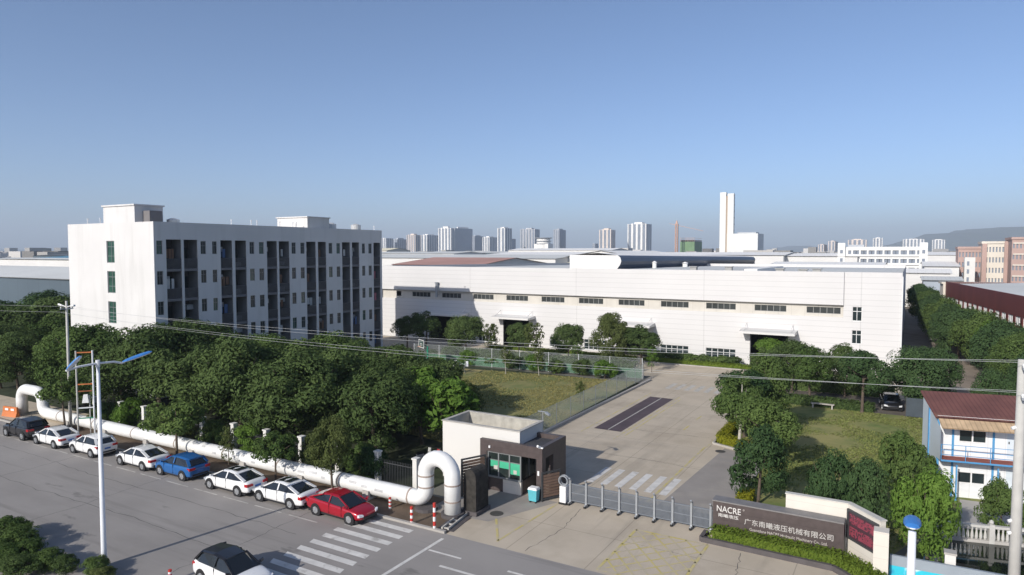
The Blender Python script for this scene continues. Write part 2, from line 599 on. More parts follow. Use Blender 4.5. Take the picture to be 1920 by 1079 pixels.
# crossing on the street
mk = MB()
for k in range(9):
    y = 30.15 - k * .93
    mk.poly([(-28.3 + .03 * k, y - .22, .009), (-24.2 + .02 * k, y - .22, .009), (-24.2, y + .22, .009), (-28.3, y + .22, .009)])
struct('street_crossing_marking', mk, wpaint)
mk = MB()
mk.box(-22.2, -22.0, 24.6, 30.3, .006, .009)
mk.box(-21.9, -19.8, 28.68, 28.82, .006, .009)
mk.box(-20.3, -17.9, 27.45, 27.62, .006, .009)
mk.box(-18.9, -16.0, 25.9, 26.1, .006, .009)
mk.box(-17, -14.6, 28.7, 28.85, .006, .009)
struct('street_lane_marking', mk, wpaint)
mk = MB()
for k in range(16):
    mk.box(-78 + k * 3.05, -75.6 + k * 3.05, 28.35, 28.45, .006, .009)
struct('parking_line_marking', mk, wpaint2)
mk = MB()
for k in range(6):
    mk.box(-19.1 + k * 1.04, -18.6 + k * 1.04, 43.1, 46.7, .01, .013)
struct('driveway_crossing_marking', mk, wpaint)
mk = MB()
for k in range(8):
    mk.box(-24.4 + k * 1.12, -23.85 + k * 1.12, 77.4, 81.0, .006, .009)
struct('driveway_crossing_marking', mk, wpaint2)
sheet('weighbridge_surface', purple, [(-24.35, -21.75, 56.6, 72.2)], z=.008)
mk = MB()
mk.box(-23.1, -22.98, 56.8, 72.0, .009, .012)
struct('weighbridge_line_marking', mk, wpaint2)
mk = MB()
for x0, x1, y0, y1 in ((-24.95, -24.82, 55, 74), (-21.5, -21.38, 54, 73.5), (-21.05, -20.93, 55.5, 72.5), (-17.2, -17.05, 64.2, 66), (-17.2, -17.05, 60, 62), (-14.15, -14.0, 39.2, 55.6), (-14.0, -13.9, 55.6, 60)):
    mk.box(x0, x1, y0, y1, .01, .0125)
mk.bar((-19.3, 31.5, .011), (-18.9, 38.4, .011), .14, .003)
mk.bar((-19.3, 31.6, .011), (-21.0, 34.2, .011), .14, .003)
struct('driveway_line_marking', mk, ypaint)
mk = MB()
bx0, bx1, by0, by1 = -13.2, -9.1, 31.2, 36.9
for p, q in (((bx0, by1), (bx1, by1)), ((bx1, by1), (bx1, by0)), ((bx0, by0), (bx1, by0)), ((bx0, by1), (bx0, by0))):
    mk.bar((*p, .011), (*q, .011), .15, .003)
for k in range(-5, 8):
    # diagonals in both directions, clipped to the box
    for s_ in (1, -1):
        c = k * 1.1
        pts = []
        for t in range(0, 101):
            x = bx0 + (bx1 - bx0) * t / 100
            yy = (by0 + c + (x - bx0) * 1.15) if s_ > 0 else (by1 - c - (x - bx0) * 1.15)
            if by0 <= yy <= by1:
                pts.append((x, yy))
        if len(pts) > 8:
            mk.bar((*pts[0], .0115 + .0015 * (s_ > 0)), (*pts[-1], .0115 + .0015 * (s_ > 0)), .1, .002)
struct('yellow_box_marking', mk, ypaint)


def manhole(x, y, r, label):
    m = MB()
    m.tube([(0, 0, 0), (0, 0, .022)], r, 16)
    o = m.build('manhole_cover', mat('cast_iron', (.07, .065, .06), .7, .2, 4), None, loc=(x, y, .002))
    tag(o, label, 'manhole cover')


manhole(-21.4, 34.9, .42, 'round iron manhole cover in the paving in front of the guardhouse')
manhole(-12.7, 55.0, .4, 'dark iron manhole cover beside the tip of the yellow hedge')


def seam(pts, wd, seed):
    rnd = random.Random(seed)
    m = MB()
    L, Rr = [], []
    for (x0, y0), (x1, y1) in zip(pts[:-1], pts[1:]):
        n = 14
        for k in range(n):
            s_ = k / n
            dx, dy = x1 - x0, y1 - y0
            q = math.hypot(dx, dy)
            o = rnd.gauss(0, .05)
            ww = wd * rnd.uniform(.4, 1.2)
            cx_, cy_ = x0 + dx * s_ - dy / q * o, y0 + dy * s_ + dx / q * o
            L.append((cx_ - dy / q * ww, cy_ + dx / q * ww, .0065))
            Rr.append((cx_ + dy / q * ww, cy_ - dx / q * ww, .0065))
    m.loft([L, Rr], False, False)
    struct('road_seam', m, mat('tar_seam', (.10, .095, .09), .9, .2, 2))


seam([(-72, 26.4), (-60, 26.9), (-50, 26.5), (-38, 26.8), (-29, 26.6)], .022, 1)
seam([(-66, 23.2), (-52, 23.0), (-40, 23.4), (-30, 23.1)], .022, 2)
seam([(-45.2, 17), (-44.8, 22), (-45.4, 30.6)], .02, 3)
seam([(-56, 19), (-55.6, 25), (-56.2, 30.6)], .02, 4)
seam([(-31.6, 19), (-31.2, 25), (-31.5, 30.6)], .02, 5)
seam([(-30, 22.1), (-22, 22.3), (-12, 22.0)], .025, 6)

seam([(-26, 58.4), (-20, 58.0), (-14, 58.6)], .025, 7)
seam([(-24, 49.6), (-17, 49.9), (-10, 49.5)], .025, 8)
seam([(-17.4, 31.2), (-16.9, 35), (-17.3, 38.4)], .02, 9)
seam([(-7.5, 31.2), (-7.0, 34), (-7.4, 37)], .02, 10)

# hills far away
def ridge(name, u0, u1, D, prof, depth):
    b = MB()
    n = len(prof) - 1
    rows = 7
    rings = []
    for j in range(rows):
        s_ = j / (rows - 1) * 2 - 1
        r = []
        for i in range(n * 6 + 1):
            t = i / 6
            k = min(int(t), n - 1)
            f = t - k
            f = f * f * (3 - 2 * f)
            v = prof[k] * (1 - f) + prof[k + 1] * f
            u = u0 + (u1 - u0) * t / n
            p = atd(u, v, D)
            hgt = max(0, p.z) * math.cos(s_ * math.pi / 2) ** .8 * (1 + .12 * math.sin(i * 1.7 + j * 2.1) * (abs(s_) > .01))
            q = p + F0 * s_ * depth
            r.append((q.x, q.y, hgt - 2))
        rings.append(r)
    b.loft(rings, False, False)
    return struct(name, b, hillm, True)


ridge('mountain', 1680, 2040, 6300, [473, 462, 447, 437, 436, 429, 426, 431, 437, 444, 456, 473], 1100)
ridge('mountain', 1440, 1580, 9500, [473, 464, 461, 463, 466, 473], 900)
ridge('mountain', -500, 130, 10000, [472, 468, 466, 469, 466, 468, 472], 900)


# ================================================================== BUILDINGS
# ---- dormitory, 4-5 storeys, right side in shade
def dormitory():
    X0, Y0, L, W, HT = -70.0, 44.0, 36.6, 17.0, 19.2
    t = thing('dormitory_building', 'long white dormitory block with dark balcony bays and a sunlit windowed end wall', 'apartment block', (X0, Y0, 0))
    rec = [(1.4, 3.2), (3.5, 5.2), (8.2, 9.8), (10.2, 11.8), (14.9, 16.5), (16.8, 18.5), (21.4, 23.1), (23.5, 25.0), (28.1, 29.7), (30.1, 31.6), (34.7, 36.2)]
    win = [(.3, 1.0), (5.6, 6.3), (7.1, 7.7), (12.3, 13.0), (13.7, 14.45), (18.9, 19.6), (20.4, 21.1), (25.5, 26.2), (27.0, 27.7), (32.2, 32.85), (33.6, 34.3)]
    flo = [.9, 4.2, 7.5, 10.8, 14.1]
    D = 1.7
    wl = MB()
    holes = [(a, b, z + 1.6, z + 3.08) for a, b in win for z in flo]
    holes += [(a, b, .3, 17.32) for a, b in rec]
    wl.wall(0, L, 0, HT, holes, 0.0, -.18, 'y')
    rs = MB()
    for a, b in rec:      # recess side walls and ceiling, greyed to paint their shade
        rs.box(-D, -.1, a - .02, a, .3, 17.32)
        rs.box(-D, -.1, b, b + .02, .3, 17.32)
        rs.box(-D, -.1, a, b, 17.33, 17.4)
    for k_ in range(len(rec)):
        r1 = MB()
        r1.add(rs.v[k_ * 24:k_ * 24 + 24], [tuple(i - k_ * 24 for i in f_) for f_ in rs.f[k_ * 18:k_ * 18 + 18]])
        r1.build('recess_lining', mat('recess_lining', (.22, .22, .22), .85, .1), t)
    gw = [(-8.95, -7.4, z, z + 2.48) for z in (4.4, 7.85, 11.3, 14.72)]
    wl.wall(-W, 0, 0, HT, gw, 0.0, .2, 'x')
    wl.poly([(-W, L, 0), (0, L, 0), (0, L, HT), (-W, L, HT)])
    wl.poly([(-W, 0, 0), (-W, L, 0), (-W, L, HT), (-W, 0, HT)])
    # parapet inside and coping
    wl.box(-W, 0, -.0, .18, HT - .0, HT + .02)
    wl.box(-.18, 0, .18, L, HT, HT + .02)
    wl.poly([(-.2, .2, HT), (-.2, L - .2, HT), (-.2, L - .2, HT - .9), (-.2, .2, HT - .9)])
    wl.poly([(-W + .2, .2, HT), (-W + .2, L - .2, HT), (-W + .2, L - .2, HT - .9), (-W + .2, .2, HT - .9)])
    wl.poly([(-W, L - .2, HT), (0, L - .2, HT), (0, L - .2, HT - .9), (-W, L - .2, HT - .9)])
    wl.build('wall', dormwhite, t)
    rf = MB()
    rf.box(-W + .2, -.2, .2, L - .2, HT - 1.1, HT - .9)
    rf = rf.build('roof', conc, t)
    st = MB()
    st.box(-16.6, -10.0, 4.0, 7.6, HT - .9, 21.5)
    st.box(-16.75, -9.85, 3.85, 7.75, 21.5, 21.68)
    st.build('stair_tower', dormwhite, rf)
    st = MB()
    st.box(-6.2, -.35, 22, 26.0, HT - .9, 20.6)
    st.box(-6.35, -.22, 21.85, 26.15, 20.6, 20.75)
    st.build('stair_tower', dormwhite, rf)
    bt = MB()
    bt.box(-9.95, -8.6, 5, 6.6, HT - .9, 20.9)
    bt.build('roof_cabinet', mat('dark_roof_cabinet', (.18, .17, .17), .7), rf)
    tk = MB()
    tk.tube([(0, 0, 0), (0, 0, 1.35)], .75, 16)
    tk.tube([(0, 0, 1.35), (0, 0, 1.55)], [.75, .2], 16)
    tm = tk.mesh('water_tank', mat('tank_steel', (.62, .62, .6), .35, .05, metal=.3))
    for x, y in ((-2.2, 28.2), (-1.9, 33.0), (-9.2, 8.4)):
        link(tm, 'water_tank', rf, (x, y, HT - .6))
    vp = MB()
    vp.tube([(0, 0, 0), (0, 0, 1.55)], .055, 6)
    vp.tube([(0, 0, 1.5), (0, 0, 1.62)], .1, 6)
    vm = vp.mesh('vent_pipe', wpole)
    for x, y in ((-14.9, 1.2), (-12.2, 1.2), (-2, 11.3), (-1.6, 13.9), (-1.4, 14.6), (-1.5, 18.3), (-1.4, 20.4), (-1.3, 20.9), (-.8, 26.6), (-1.2, 31.6), (-1.0, 36), (-16, 6.1)):
        link(vm, 'vent_pipe', rf, (x, y, HT - .9))
    # windows
    for a_, gl, nm in ((.68, glass, 'window'),):
        f = MB()
        hw, hh = .34, .74
        for q in ((-hw, -hw + .05), (hw - .05, hw), (-.02, .02)):
            f.box(-.05, .03, q[0], q[1], -hh, hh)
        for q in ((-hh, -hh + .05), (hh - .05, hh), (.2, .24)):
            f.box(-.05, .03, -hw, hw, q[0], q[1])
        fm = f.mesh('window', frame)
        p = MB()
        p.box(-.03, 0, -hw, hw, -hh, hh)
        pm = p.mesh('pane', glass)
        pm2 = p.mesh('pane', greenglass)
        for i, (a, b) in enumerate(win):
            for j, z in enumerate(flo):
                wo = link(fm, 'window', t, (-.12, (a + b) / 2, z + 2.34))
                link(pm2 if (i * 7 + j * 5) % 4 == 0 else pm, 'pane', wo)
    f = MB()
    for q in ((-.78, -.7), (.7, .78), (.05, .1)):
        f.box(q[0], q[1], -.04, .03, -1.24, 1.24)
    for q in ((-1.24, -1.17), (1.17, 1.24), (-.5, -.45), (.55, .6)):
        f.box(-.78, .78, -.04, .03, q[0], q[1])
    fm = f.mesh('stair_window', frame)
    p = MB()
    p.box(-.78, .78, .0, .03, -1.24, 1.24)
    pm = p.mesh('pane', greenglass)
    for a, b, z0, z1 in gw:
        wo = link(fm, 'stair_window', t, ((a + b) / 2, .13, (z0 + z1) / 2))
        link(pm, 'pane', wo)
    # balconies
    rnd = random.Random(4)
    cloths = [mat('laundry_' + n, c, .9, .1) for n, c in (('pink', (.45, .16, .2)), ('blue', (.10, .16, .30)), ('white', (.55, .55, .53)), ('brown', (.2, .12, .08)))]
    acb = MB()
    acb.box(-.33, .33, -.4, .4, 0, .55)
    acm = acb.mesh('air_conditioner', mat('ac_casing', (.45, .45, .44), .5))
    for i, (a, b) in enumerate(rec):
        wd = b - a
        bk = MB()
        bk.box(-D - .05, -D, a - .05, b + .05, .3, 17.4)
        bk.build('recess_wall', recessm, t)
        sl = MB()
        sl.box(-D, -.02, 0, wd, -.3, 0)
        slm = sl.mesh('balcony', slabm)
        rl = MB()
        rl.box(-.1, -.05, 0, wd, 1.05, 1.11)
        rl.box(-.1, -.05, 0, wd, .08, .12)
        k = .05
        while k < wd:
            rl.box(-.09, -.06, k, k + .045, .1, 1.06)
            k += .095
        rlm = rl.mesh('railing', rail)
        dr = MB()
        dr.box(-D, -D + .04, .15, wd - .15, .02, 2.35)
        drm = dr.mesh('balcony_door', glass)
        for j, z in enumerate(flo):
            bo = link(slm, 'balcony', t, (0, a, z))
            link(rlm, 'railing', bo)
            link(drm, 'balcony_door', bo)
            if rnd.random() < .7:
                link(acm, 'air_conditioner', bo, (-1.2, wd - .5 if i % 2 else .5, 1.9 if rnd.random() < .6 else .05))
            if rnd.random() < .6:
                cl = MB()
                x = -.5 - rnd.random() * .5
                y = .25
                while y < wd - .5:
                    ww = rnd.uniform(.25, .45)
                    cl.box(x, x + .03, y, y + ww, 1.3 - rnd.random() * .3, 2.2)
                    y += ww + rnd.uniform(.05, .3)
                cl.build('laundry', rnd.choice(cloths), bo)
    return t


dormitory()


# ---- the long white factory hall
def factory():
    X0, X1, Y = -87.0, -.7, 100.0
    t = thing('factory_hall', 'very long white clad factory hall with a strip of high windows and canopied doors', 'factory', (X0, Y, 0))
    L = X1 - X0
    doors = [(11.4, 18.7, 0, 4.4), (27.2, 32.0, 0, 4.5), (47.8, 52.6, 0, 4.4), (67.9, 72.7, 0, 4.45)]
    bands = [(3.4, 4.5)] + [(7.15 + 6.79 * k, 11.35 + 6.79 * k) for k in range(11)]
    lows = [(54.8, 59.0), (61.6, 65.8), (77.2, 79.4), (22.0, 25.5), (36, 40), (42.2, 46)]
    twin = [(80.65, 81.8, 6.85, 8.75), (80.65, 81.8, 3.85, 5.65)]
    holes = doors + [(a, b, .35, 2.0) for a, b in lows] + twin
    wl = MB()
    wl.wall(0, 79.6, 0, 7.25, [h for h in holes if h[1] < 79.6], 0, .3)
    wl.wall(79.6, L, 0, 13.3, twin, 0, .25)
    wl.wall(0, 79.6, 8.9, 13.3, [], -.28, .2)
    wl.poly([(0, -.28, 8.9), (79.6, -.28, 8.9), (79.6, .3, 8.9), (0, .3, 8.9)])
    wl.poly([(79.6, -.28, 8.9), (79.6, 0, 8.9), (79.6, 0, 13.3), (79.6, -.28, 13.3)])
    wl.poly([(0, 0, 7.25), (79.6, 0, 7.25), (79.6, .35, 7.25), (0, .35, 7.25)])
    wl.poly([(0, -.28, 13.3), (79.6, -.28, 13.3), (79.6, .12, 13.3), (0, .12, 13.3)])
    wl.poly([(79.6, 0, 13.3), (L, 0, 13.3), (L, .12, 13.3), (79.6, .12, 13.3)])
    wl.poly([(0, .12, 13.3), (L, .12, 13.3), (L, .12, 12.7), (0, .12, 12.7)])
    wl.poly([(L, 0, 0), (L, 95, 0), (L, 95, 12.6), (L, .12, 13.3), (L, 0, 13.3)])
    wl.poly([(0, -.28, 0), (0, 95, 0), (0, 95, 12.6), (0, -.28, 13.3)])
    wl.poly([(0, 95, 0), (L, 95, 0), (L, 95, 12.6), (0, 95, 12.6)])
    wl.build('wall', panel, t)
    b = MB()
    b.wall(0, 79.6, 7.25, 8.9, [(a, c, 7.66, 8.54) for a, c in bands if a > 2], .3, .2)
    b.build('window_band', beige, t)
    rf = MB()
    rf.loft([[(0, .12, 12.75), (L, .12, 12.75)], [(0, 30, 12.5), (L, 30, 12.5)], [(0, 60, 12.3), (L, 60, 12.3)], [(0, 95, 11.9), (L, 95, 11.9)]], False, False)
    rfo = rf.build('roof', roofgrey, t)
    mb = MB()
    mb.box(-.6, .6, -.5, .5, 0, .7)
    mb.box(-.75, .75, -.65, .65, .7, .85)
    mm = mb.mesh('roof_vent', mat('roof_vent_grey', (.30, .30, .29), .6))
    for x, y in ((31, 36), (52, 28), (58, 30), (68.5, 20), (72.4, 17), (74, 21)):
        link(mm, 'roof_vent', rfo, (x, y, 12.4))
    ledge = MB()
    ledge.box(64, 66, 14, 40, 12.3, 13.2)
    ledge.build('roof_duct', roofwhite, rfo)
    # strip windows
    f = MB()
    p = MB()
    for k in range(6):
        f.box(k * .84 - .03 if k else 0, k * .84 + .03 if k < 5 else 4.2, -.03, .03, 0, .88)
    f.box(0, 4.2, -.03, .03, 0, .05)
    f.box(0, 4.2, -.03, .03, .83, .88)
    p.box(0, 4.2, .03, .05, 0, .88)
    fm = f.mesh('strip_window', mat('strip_window_frame', (.30, .30, .29), .6))
    pm = p.mesh('pane', tglass)
    for a, c in bands:
        if a > 5:
            wo = link(fm, 'strip_window', t, (a, .42, 7.66))
            link(pm, 'pane', wo)
    # low windows
    for a, c in lows:
        wd = c - a
        f = MB()
        n = 5 if wd > 3 else 3
        for k in range(n + 1):
            x = wd * k / n
            f.box(max(0, x - .035), min(wd, x + .035), -.03, .03, 0, 1.65)
        for z in (0, 1.05, 1.58):
            f.box(0, wd, -.03, .03, z, z + .07)
        wo = f.build('office_window', wframe, t, loc=(a, .15, .35))
        p = MB()
        p.box(0, wd, .03, .05, 0, 1.65)
        p.build('pane', glass, wo)
        s = MB()
        s.box(-.05, wd + .05, -.32, .03, -.1, -.003)
        s.build('sill', wframe, wo)
    f = MB()
    for x in (0, .53, 1.09):
        f.box(x, x + .06, -.03, .03, 0, 1.9)
    for z in (0, 1.25, 1.84):
        f.box(0, 1.15, -.03, .03, z, z + .07)
    fm = f.mesh('office_window', wframe)
    p = MB()
    p.box(0, 1.15, .03, .05, 0, 1.88)
    pm = p.mesh('pane', glass)
    for h in twin:
        wo = link(fm, 'office_window', t, (h[0], .12, h[2]))
        wo.scale = (1, 1, (h[3] - h[2]) / 1.9)
        link(pm, 'pane', wo)
    # doorways: inside lined near-black to paint its shade, canopy above
    for a, c, z0, z1 in doors:
        d = MB()
        d.box(a - .3, c + .3, 7.0, 7.1, 0, z1 + .3)
        d.box(a - .4, a - .3, .3, 7.0, 0, z1 + .3)
        d.box(c + .3, c + .4, .3, 7.0, 0, z1 + .3)
        d.box(a - .4, c + .4, .3, 7.1, z1 + .02, z1 + .3)
        d.box(a - .4, c + .4, .02, 7.1, .0, .03)
        d.build('doorway', dark, t)
        fr = MB()
        fr.box(a - .12, a, -.04, .3, 0, z1 + .12)
        fr.box(c, c + .12, -.04, .3, 0, z1 + .12)
        fr.box(a, c, -.04, .3, z1, z1 + .12)
        fr.build('door_frame', darkgrey, t)
        cn = MB()
        m1, m2 = a - 1.2, c + 1.3
        cn.loft([[(m1, -2.6, z1 + .22), (m2, -2.6, z1 + .22), (m2, -2.6, z1 + .52), (m1, -2.6, z1 + .52)],
                 [(m1, -.01, z1 + .3), (m2, -.01, z1 + .3), (m2, -.01, z1 + .78), (m1, -.01, z1 + .78)]])
        for x in (m1 + .6, m2 - .6):
            cn.bar((x, -2.3, z1 + .5), (x, -.02, z1 + 1.5), .06, .06)
        cn.build('canopy', panel2, t)
    dn = MB()
    for x in (L - .05,):
        dn.tube([(x + .1, -.08, 0), (x + .1, -.08, 12.8)], .06, 6)
    dn.build('downpipe', wframe, t)
    st = MB()
    st.tube([(13.5, -.75, 7.8), (13.5, -.75, 10.25)], .22, 10)
    st.tube([(13.5, -.75, 10.25), (13.5, -.75, 10.5)], .34, 10)
    st.bar((13.5, -.7, 8.2), (13.5, .1, 8.2), .12, .12)
    st.build('flue_pipe', steel, t)
    return t


factory()


def shed(name, label, x0, x1, y0, y1, ze, zr, wm, rm, axis='x', strip=None, cat='warehouse', over=.5):
    """gabled industrial hall: ridge along x or y"""
    t = thing(name, label, cat, (x0, y0, 0))
    a, b = x1 - x0, y1 - y0
    wl = MB()
    if axis == 'x':
        wl.poly([(0, 0, 0), (a, 0, 0), (a, 0, ze), (0, 0, ze)])
        wl.poly([(0, b, 0), (a, b, 0), (a, b, ze), (0, b, ze)])
        for x in (0, a):
            wl.poly([(x, 0, 0), (x, b, 0), (x, b, ze), (x, b / 2, zr), (x, 0, ze)])
        rr = [[(-over, -over, ze - .05), (a + over, -over, ze - .05)], [(-over, b / 2, zr + .08), (a + over, b / 2, zr + .08)], [(-over, b + over, ze - .05), (a + over, b + over, ze - .05)]]
    else:
        for y in (0, b):
            wl.poly([(0, y, 0), (a, y, 0), (a, y, ze), (a / 2, y, zr), (0, y, ze)])
        wl.poly([(0, 0, 0), (0, b, 0), (0, b, ze), (0, 0, ze)])
        wl.poly([(a, 0, 0), (a, b, 0), (a, b, ze), (a, 0, ze)])
        rr = [[(-over, -over, ze - .05), (-over, b + over, ze - .05)], [(a / 2, -over, zr + .08), (a / 2, b + over, zr + .08)], [(a + over, -over, ze - .05), (a + over, b + over, ze - .05)]]
    wl.build('wall', wm, t)
    r = MB()
    r.loft(rr, False, False)
    r.loft([[(p[0], p[1], p[2] + .12) for p in q] for q in rr], False, False)
    ro = r.build('roof', rm, t)
    if strip:
        s = MB()
        z0, z1 = strip
        n = max(2, int(a / 6))
        for k in range(n):
            s.box(a * (k + .15) / n, a * (k + .85) / n, -.06, .05, z0, z1)
        s.build('strip_window', tglass, t)
        s = MB()
        n = max(2, int(b / 6))
        for k in range(n):
            s.box(a - .05, a + .06, b * (k + .15) / n, b * (k + .85) / n, z0, z1)
        s.build('strip_window', tglass, t)
    return t, ro


# hall with the bulging dark side, standing behind the factory roof
def dark_hall():
    x0, x1, y0, y1, z = -60.2, -50.0, 197.0 - 70, 262, 15.3
    t = thing('curved_hall', 'hall with a bulging dark blue side wall and white gable rising behind the factory roof', 'factory hall', (x1, y0, 0))
    prof = [(0, 0), (0, 11.5), (.15, 12.6), (.75, 13.4), (1.0, 14.1), (.8, 14.8), (.25, 15.25)]
    b = MB()
    b.loft([[(x, 0, zz) for x, zz in prof], [(x, y1 - y0, zz - 1.2 * (zz > 10)) for x, zz in prof]], False, False)
    b.build('side_wall', darkclad, t)
    g = MB()
    pts = [(x - .02, zz) for x, zz in prof] + [(x0 - x1, 15.3), (x0 - x1, 0)]
    g.poly([(x, -.02, zz) for x, zz in pts])
    g.poly([(x, .3, zz) for x, zz in pts])
    n = len(pts)
    for i in range(n):
        p, q = pts[i], pts[(i + 1) % n]
        g.poly([(p[0], -.02, p[1]), (q[0], -.02, q[1]), (q[0], .3, q[1]), (p[0], .3, p[1])])
    g.build('gable_wall', panel2, t)
    r = MB()
    r.loft([[(.25, 0, 15.25), (-4, 0, 15.7), (x0 - x1, 0, 15.3), (x0 - x1, 0, 0)], [(.25, y1 - y0, 14.05), (-4, y1 - y0, 14.4), (x0 - x1, y1 - y0, 14.1), (x0 - x1, y1 - y0, 0)]], False, False)
    r.poly([(1, y1 - y0, 0), (x0 - x1, y1 - y0, 0), (x0 - x1, y1 - y0, 14.1), (.25, y1 - y0, 14.05), (.8, y1 - y0, 13)])
    r.build('roof', roofwhite, t)
    v = MB()
    v.tube([(0, 0, 12.4), (0, 0, 13.6)], .45, 10)
    v.tube([(0, 0, 13.6), (0, 0, 13.95)], [.62, .1], 10)
    vm = v.mesh('roof_vent', roofwhite)
    link(vm, 'roof_vent', t, (2.4, 16, 0))
    link(vm, 'roof_vent', t, (2.2, 40, -.5)).scale = (1.4, 1.4, 1)


dark_hall()

# further halls seen over the roofs (name, label, x0, x1, y0, y1, eave, ridge, wall, roof, ridge axis)
SHEDS = [
    ('warehouse', 'long grey-walled shed at the left edge, behind the trees beside the dormitory', -260, -92, 84, 118, 9.6, 11.6, slate, roofgrey, 'x'),
    ('warehouse', 'dark walled hall with a bright blue roof edge, left of the dormitory', -330, -188, 150, 190, 13.0, 14.0, slate, roofblue, 'x'),
    ('warehouse', 'pale walled hall end at the left picture edge in front of the blue roof', -330, -215, 138, 148, 12.9, 13.3, panel2, roofgrey, 'x'),
    ('warehouse', 'wide dark roofed hall on the left skyline behind the blue roof', -520, -240, 240, 300, 13.2, 14.4, slate, mat('roof_dark_sheet', (.12, .13, .14), .7, .1, .05), 'x'),
    ('warehouse', 'white hall on the left skyline beside the dormitory roof', -560, -470, 430, 470, 15.6, 17.6, panel2, roofwhite, 'x'),
    ('warehouse', 'hall with a faded red roof just right of the dormitory roof', -150, -116, 178, 225, 11.6, 13.7, panel2, roofpink, 'x'),
    ('warehouse', 'grey roofed hall behind the faded red roof', -260, -125, 250, 300, 13.0, 14.4, panel2, roofgrey, 'x'),
    ('warehouse', 'low cream roofed hall behind the left part of the factory roof', -98, -68, 200, 235, 11.6, 13.4, creamr, roofcream, 'x'),
    ('warehouse', 'hall with a white humped roof behind the cream roof', -128, -92, 262, 330, 13.4, 16.2, panel2, roofwhite, 'y'),
    ('warehouse', 'white flat shed between the humped roof and the dark curved hall', -96, -70, 240, 300, 13.0, 13.9, panel2, roofwhite, 'x'),
    ('warehouse', 'long white roofed hall stretching behind the dark curved hall', -190, -45, 300, 350, 14.4, 15.5, panel2, roofwhite, 'x'),
    ('warehouse', 'long white hall under the tall twin chimney', -110, -18, 305, 345, 14.0, 15.0, panel2, roofwhite, 'x'),
    ('warehouse', 'pale hall with a wide white roof left of the red brick blocks', 4, 13, 246, 300, 11.4, 12.4, panel2, roofwhite, 'x'),
    ('warehouse', 'pale blue walled shed right behind the factory roof corner', -34, -6, 205, 226, 12.3, 12.8, mat('pale_blue_cladding', (.58, .66, .70), .6, .05, .05), roofwhite, 'x'),
    ('warehouse', 'low white shed below the white school block', -4, 10, 228, 242, 9.8, 10.8, panel2, roofwhite, 'x'),
    ('warehouse', 'grey-blue shed end above the tree row beside the factory', 3.2, 11.5, 205, 224, 8.6, 9.2, mat('grey_blue_cladding', (.33, .37, .42), .6, .08, .1), roofgrey, 'x'),
    ('warehouse', 'far white hall on the skyline right of the white square tower', -120, -20, 520, 600, 13.2, 14.6, panel2, roofwhite, 'x'),
    ('warehouse', 'far white hall on the skyline behind the white school block', 0, 90, 560, 640, 13.4, 15.4, panel2, roofwhite, 'x'),
    ('warehouse', 'far hall with a cream roof in front of the left tower blocks', -560, -480, 560, 600, 17.0, 19.5, creamr, roofcream, 'x'),
    ('warehouse', 'long low grey roofed hall at the foot of the left tower blocks', -560, -330, 470, 520, 14.2, 15.6, panel2, roofgrey, 'x'),
    ('warehouse', 'far grey hall at the foot of the tower blocks in the middle', -480, -280, 620, 680, 14.5, 16.0, slate, roofgrey, 'x'),
    ('warehouse', 'far pale hall with a row of roof lights between the two middle tower blocks', -330, -225, 560, 600, 17.2, 18.8, panel2, roofwhite, 'x'),
]
for s_ in SHEDS:
    shed(*s_[:11], strip=(s_[6] - 2.2, s_[6] - 1.2) if s_[3] == 84 else None)


# a far building from its picture columns: lit face u0..us, shaded face us..u1, top row v, at distance D
def far_box(u0, us, u1, v, D, bmax=None):
    C = atd(us, v, D)
    d0 = ray(u0, v)
    d1 = ray(u1, v)
    a = C.x - d0.x / d0.y * C.y
    if u1 <= us or abs(d1.x) < 1e-3:
        b = bmax or a * .6
    else:
        b = C.x * d1.y / d1.x - C.y
        if b <= 0 or b > 400:
            b = bmax or a * .6
    if bmax:
        b = min(b, bmax)
    return C.x, C.y, a, b, C.z


def tower(label, u0, us, u1, v, D, wm, dm, bays, name='tower_block', crown=0, storeys=None, group=None):
    cx, cy, a, b, h = far_box(u0, us, u1, v, D)
    t = thing(name, label, 'tower block', (cx, cy, 0), 0, group)
    wl = MB()
    wl.box(-a, 0, 0, b, 0, h)
    if crown:
        wl.box(-a * .7, -a * .3, b * .2, b * .8, h, h + crown)
    n = bays
    for k in range(n + 1):       # projecting piers on the sunlit face
        x = -a + a * k / n
        wl.box(max(-a, x - a / n * .2), min(0, x + a / n * .2), -1.2, 0, 0, h + (1.5 if k % 2 else 0))
    wl.build('wall', wm, t)
    nf = storeys or max(6, int(h / 3.1))
    for k in range(n):
        s = MB()
        x0, x1 = -a + a * (k + .22) / n, -a + a * (k + .78) / n
        for q in range(nf):
            z = h * (q + .25) / nf
            s.box(x0, x1, -.25, .1, z, z + h / nf * .55)
        s.box(x0 + .3, x1 - .3, -.2, .1, 0, h * .985)
        s.build('window_bay', dm, t)
    m2 = max(2, int(round(bays * b / max(a, 1))))
    for k in range(m2):
        s = MB()
        y0, y1 = b * (k + .2) / m2, b * (k + .8) / m2
        for q in range(nf):
            z = h * (q + .25) / nf
            s.box(-.1, .25, y0, y1, z, z + h / nf * .55)
        s.box(-.1, .2, y0 + .3, y1 - .3, 0, h * .985)
        s.build('window_bay', dm, t)
    return t


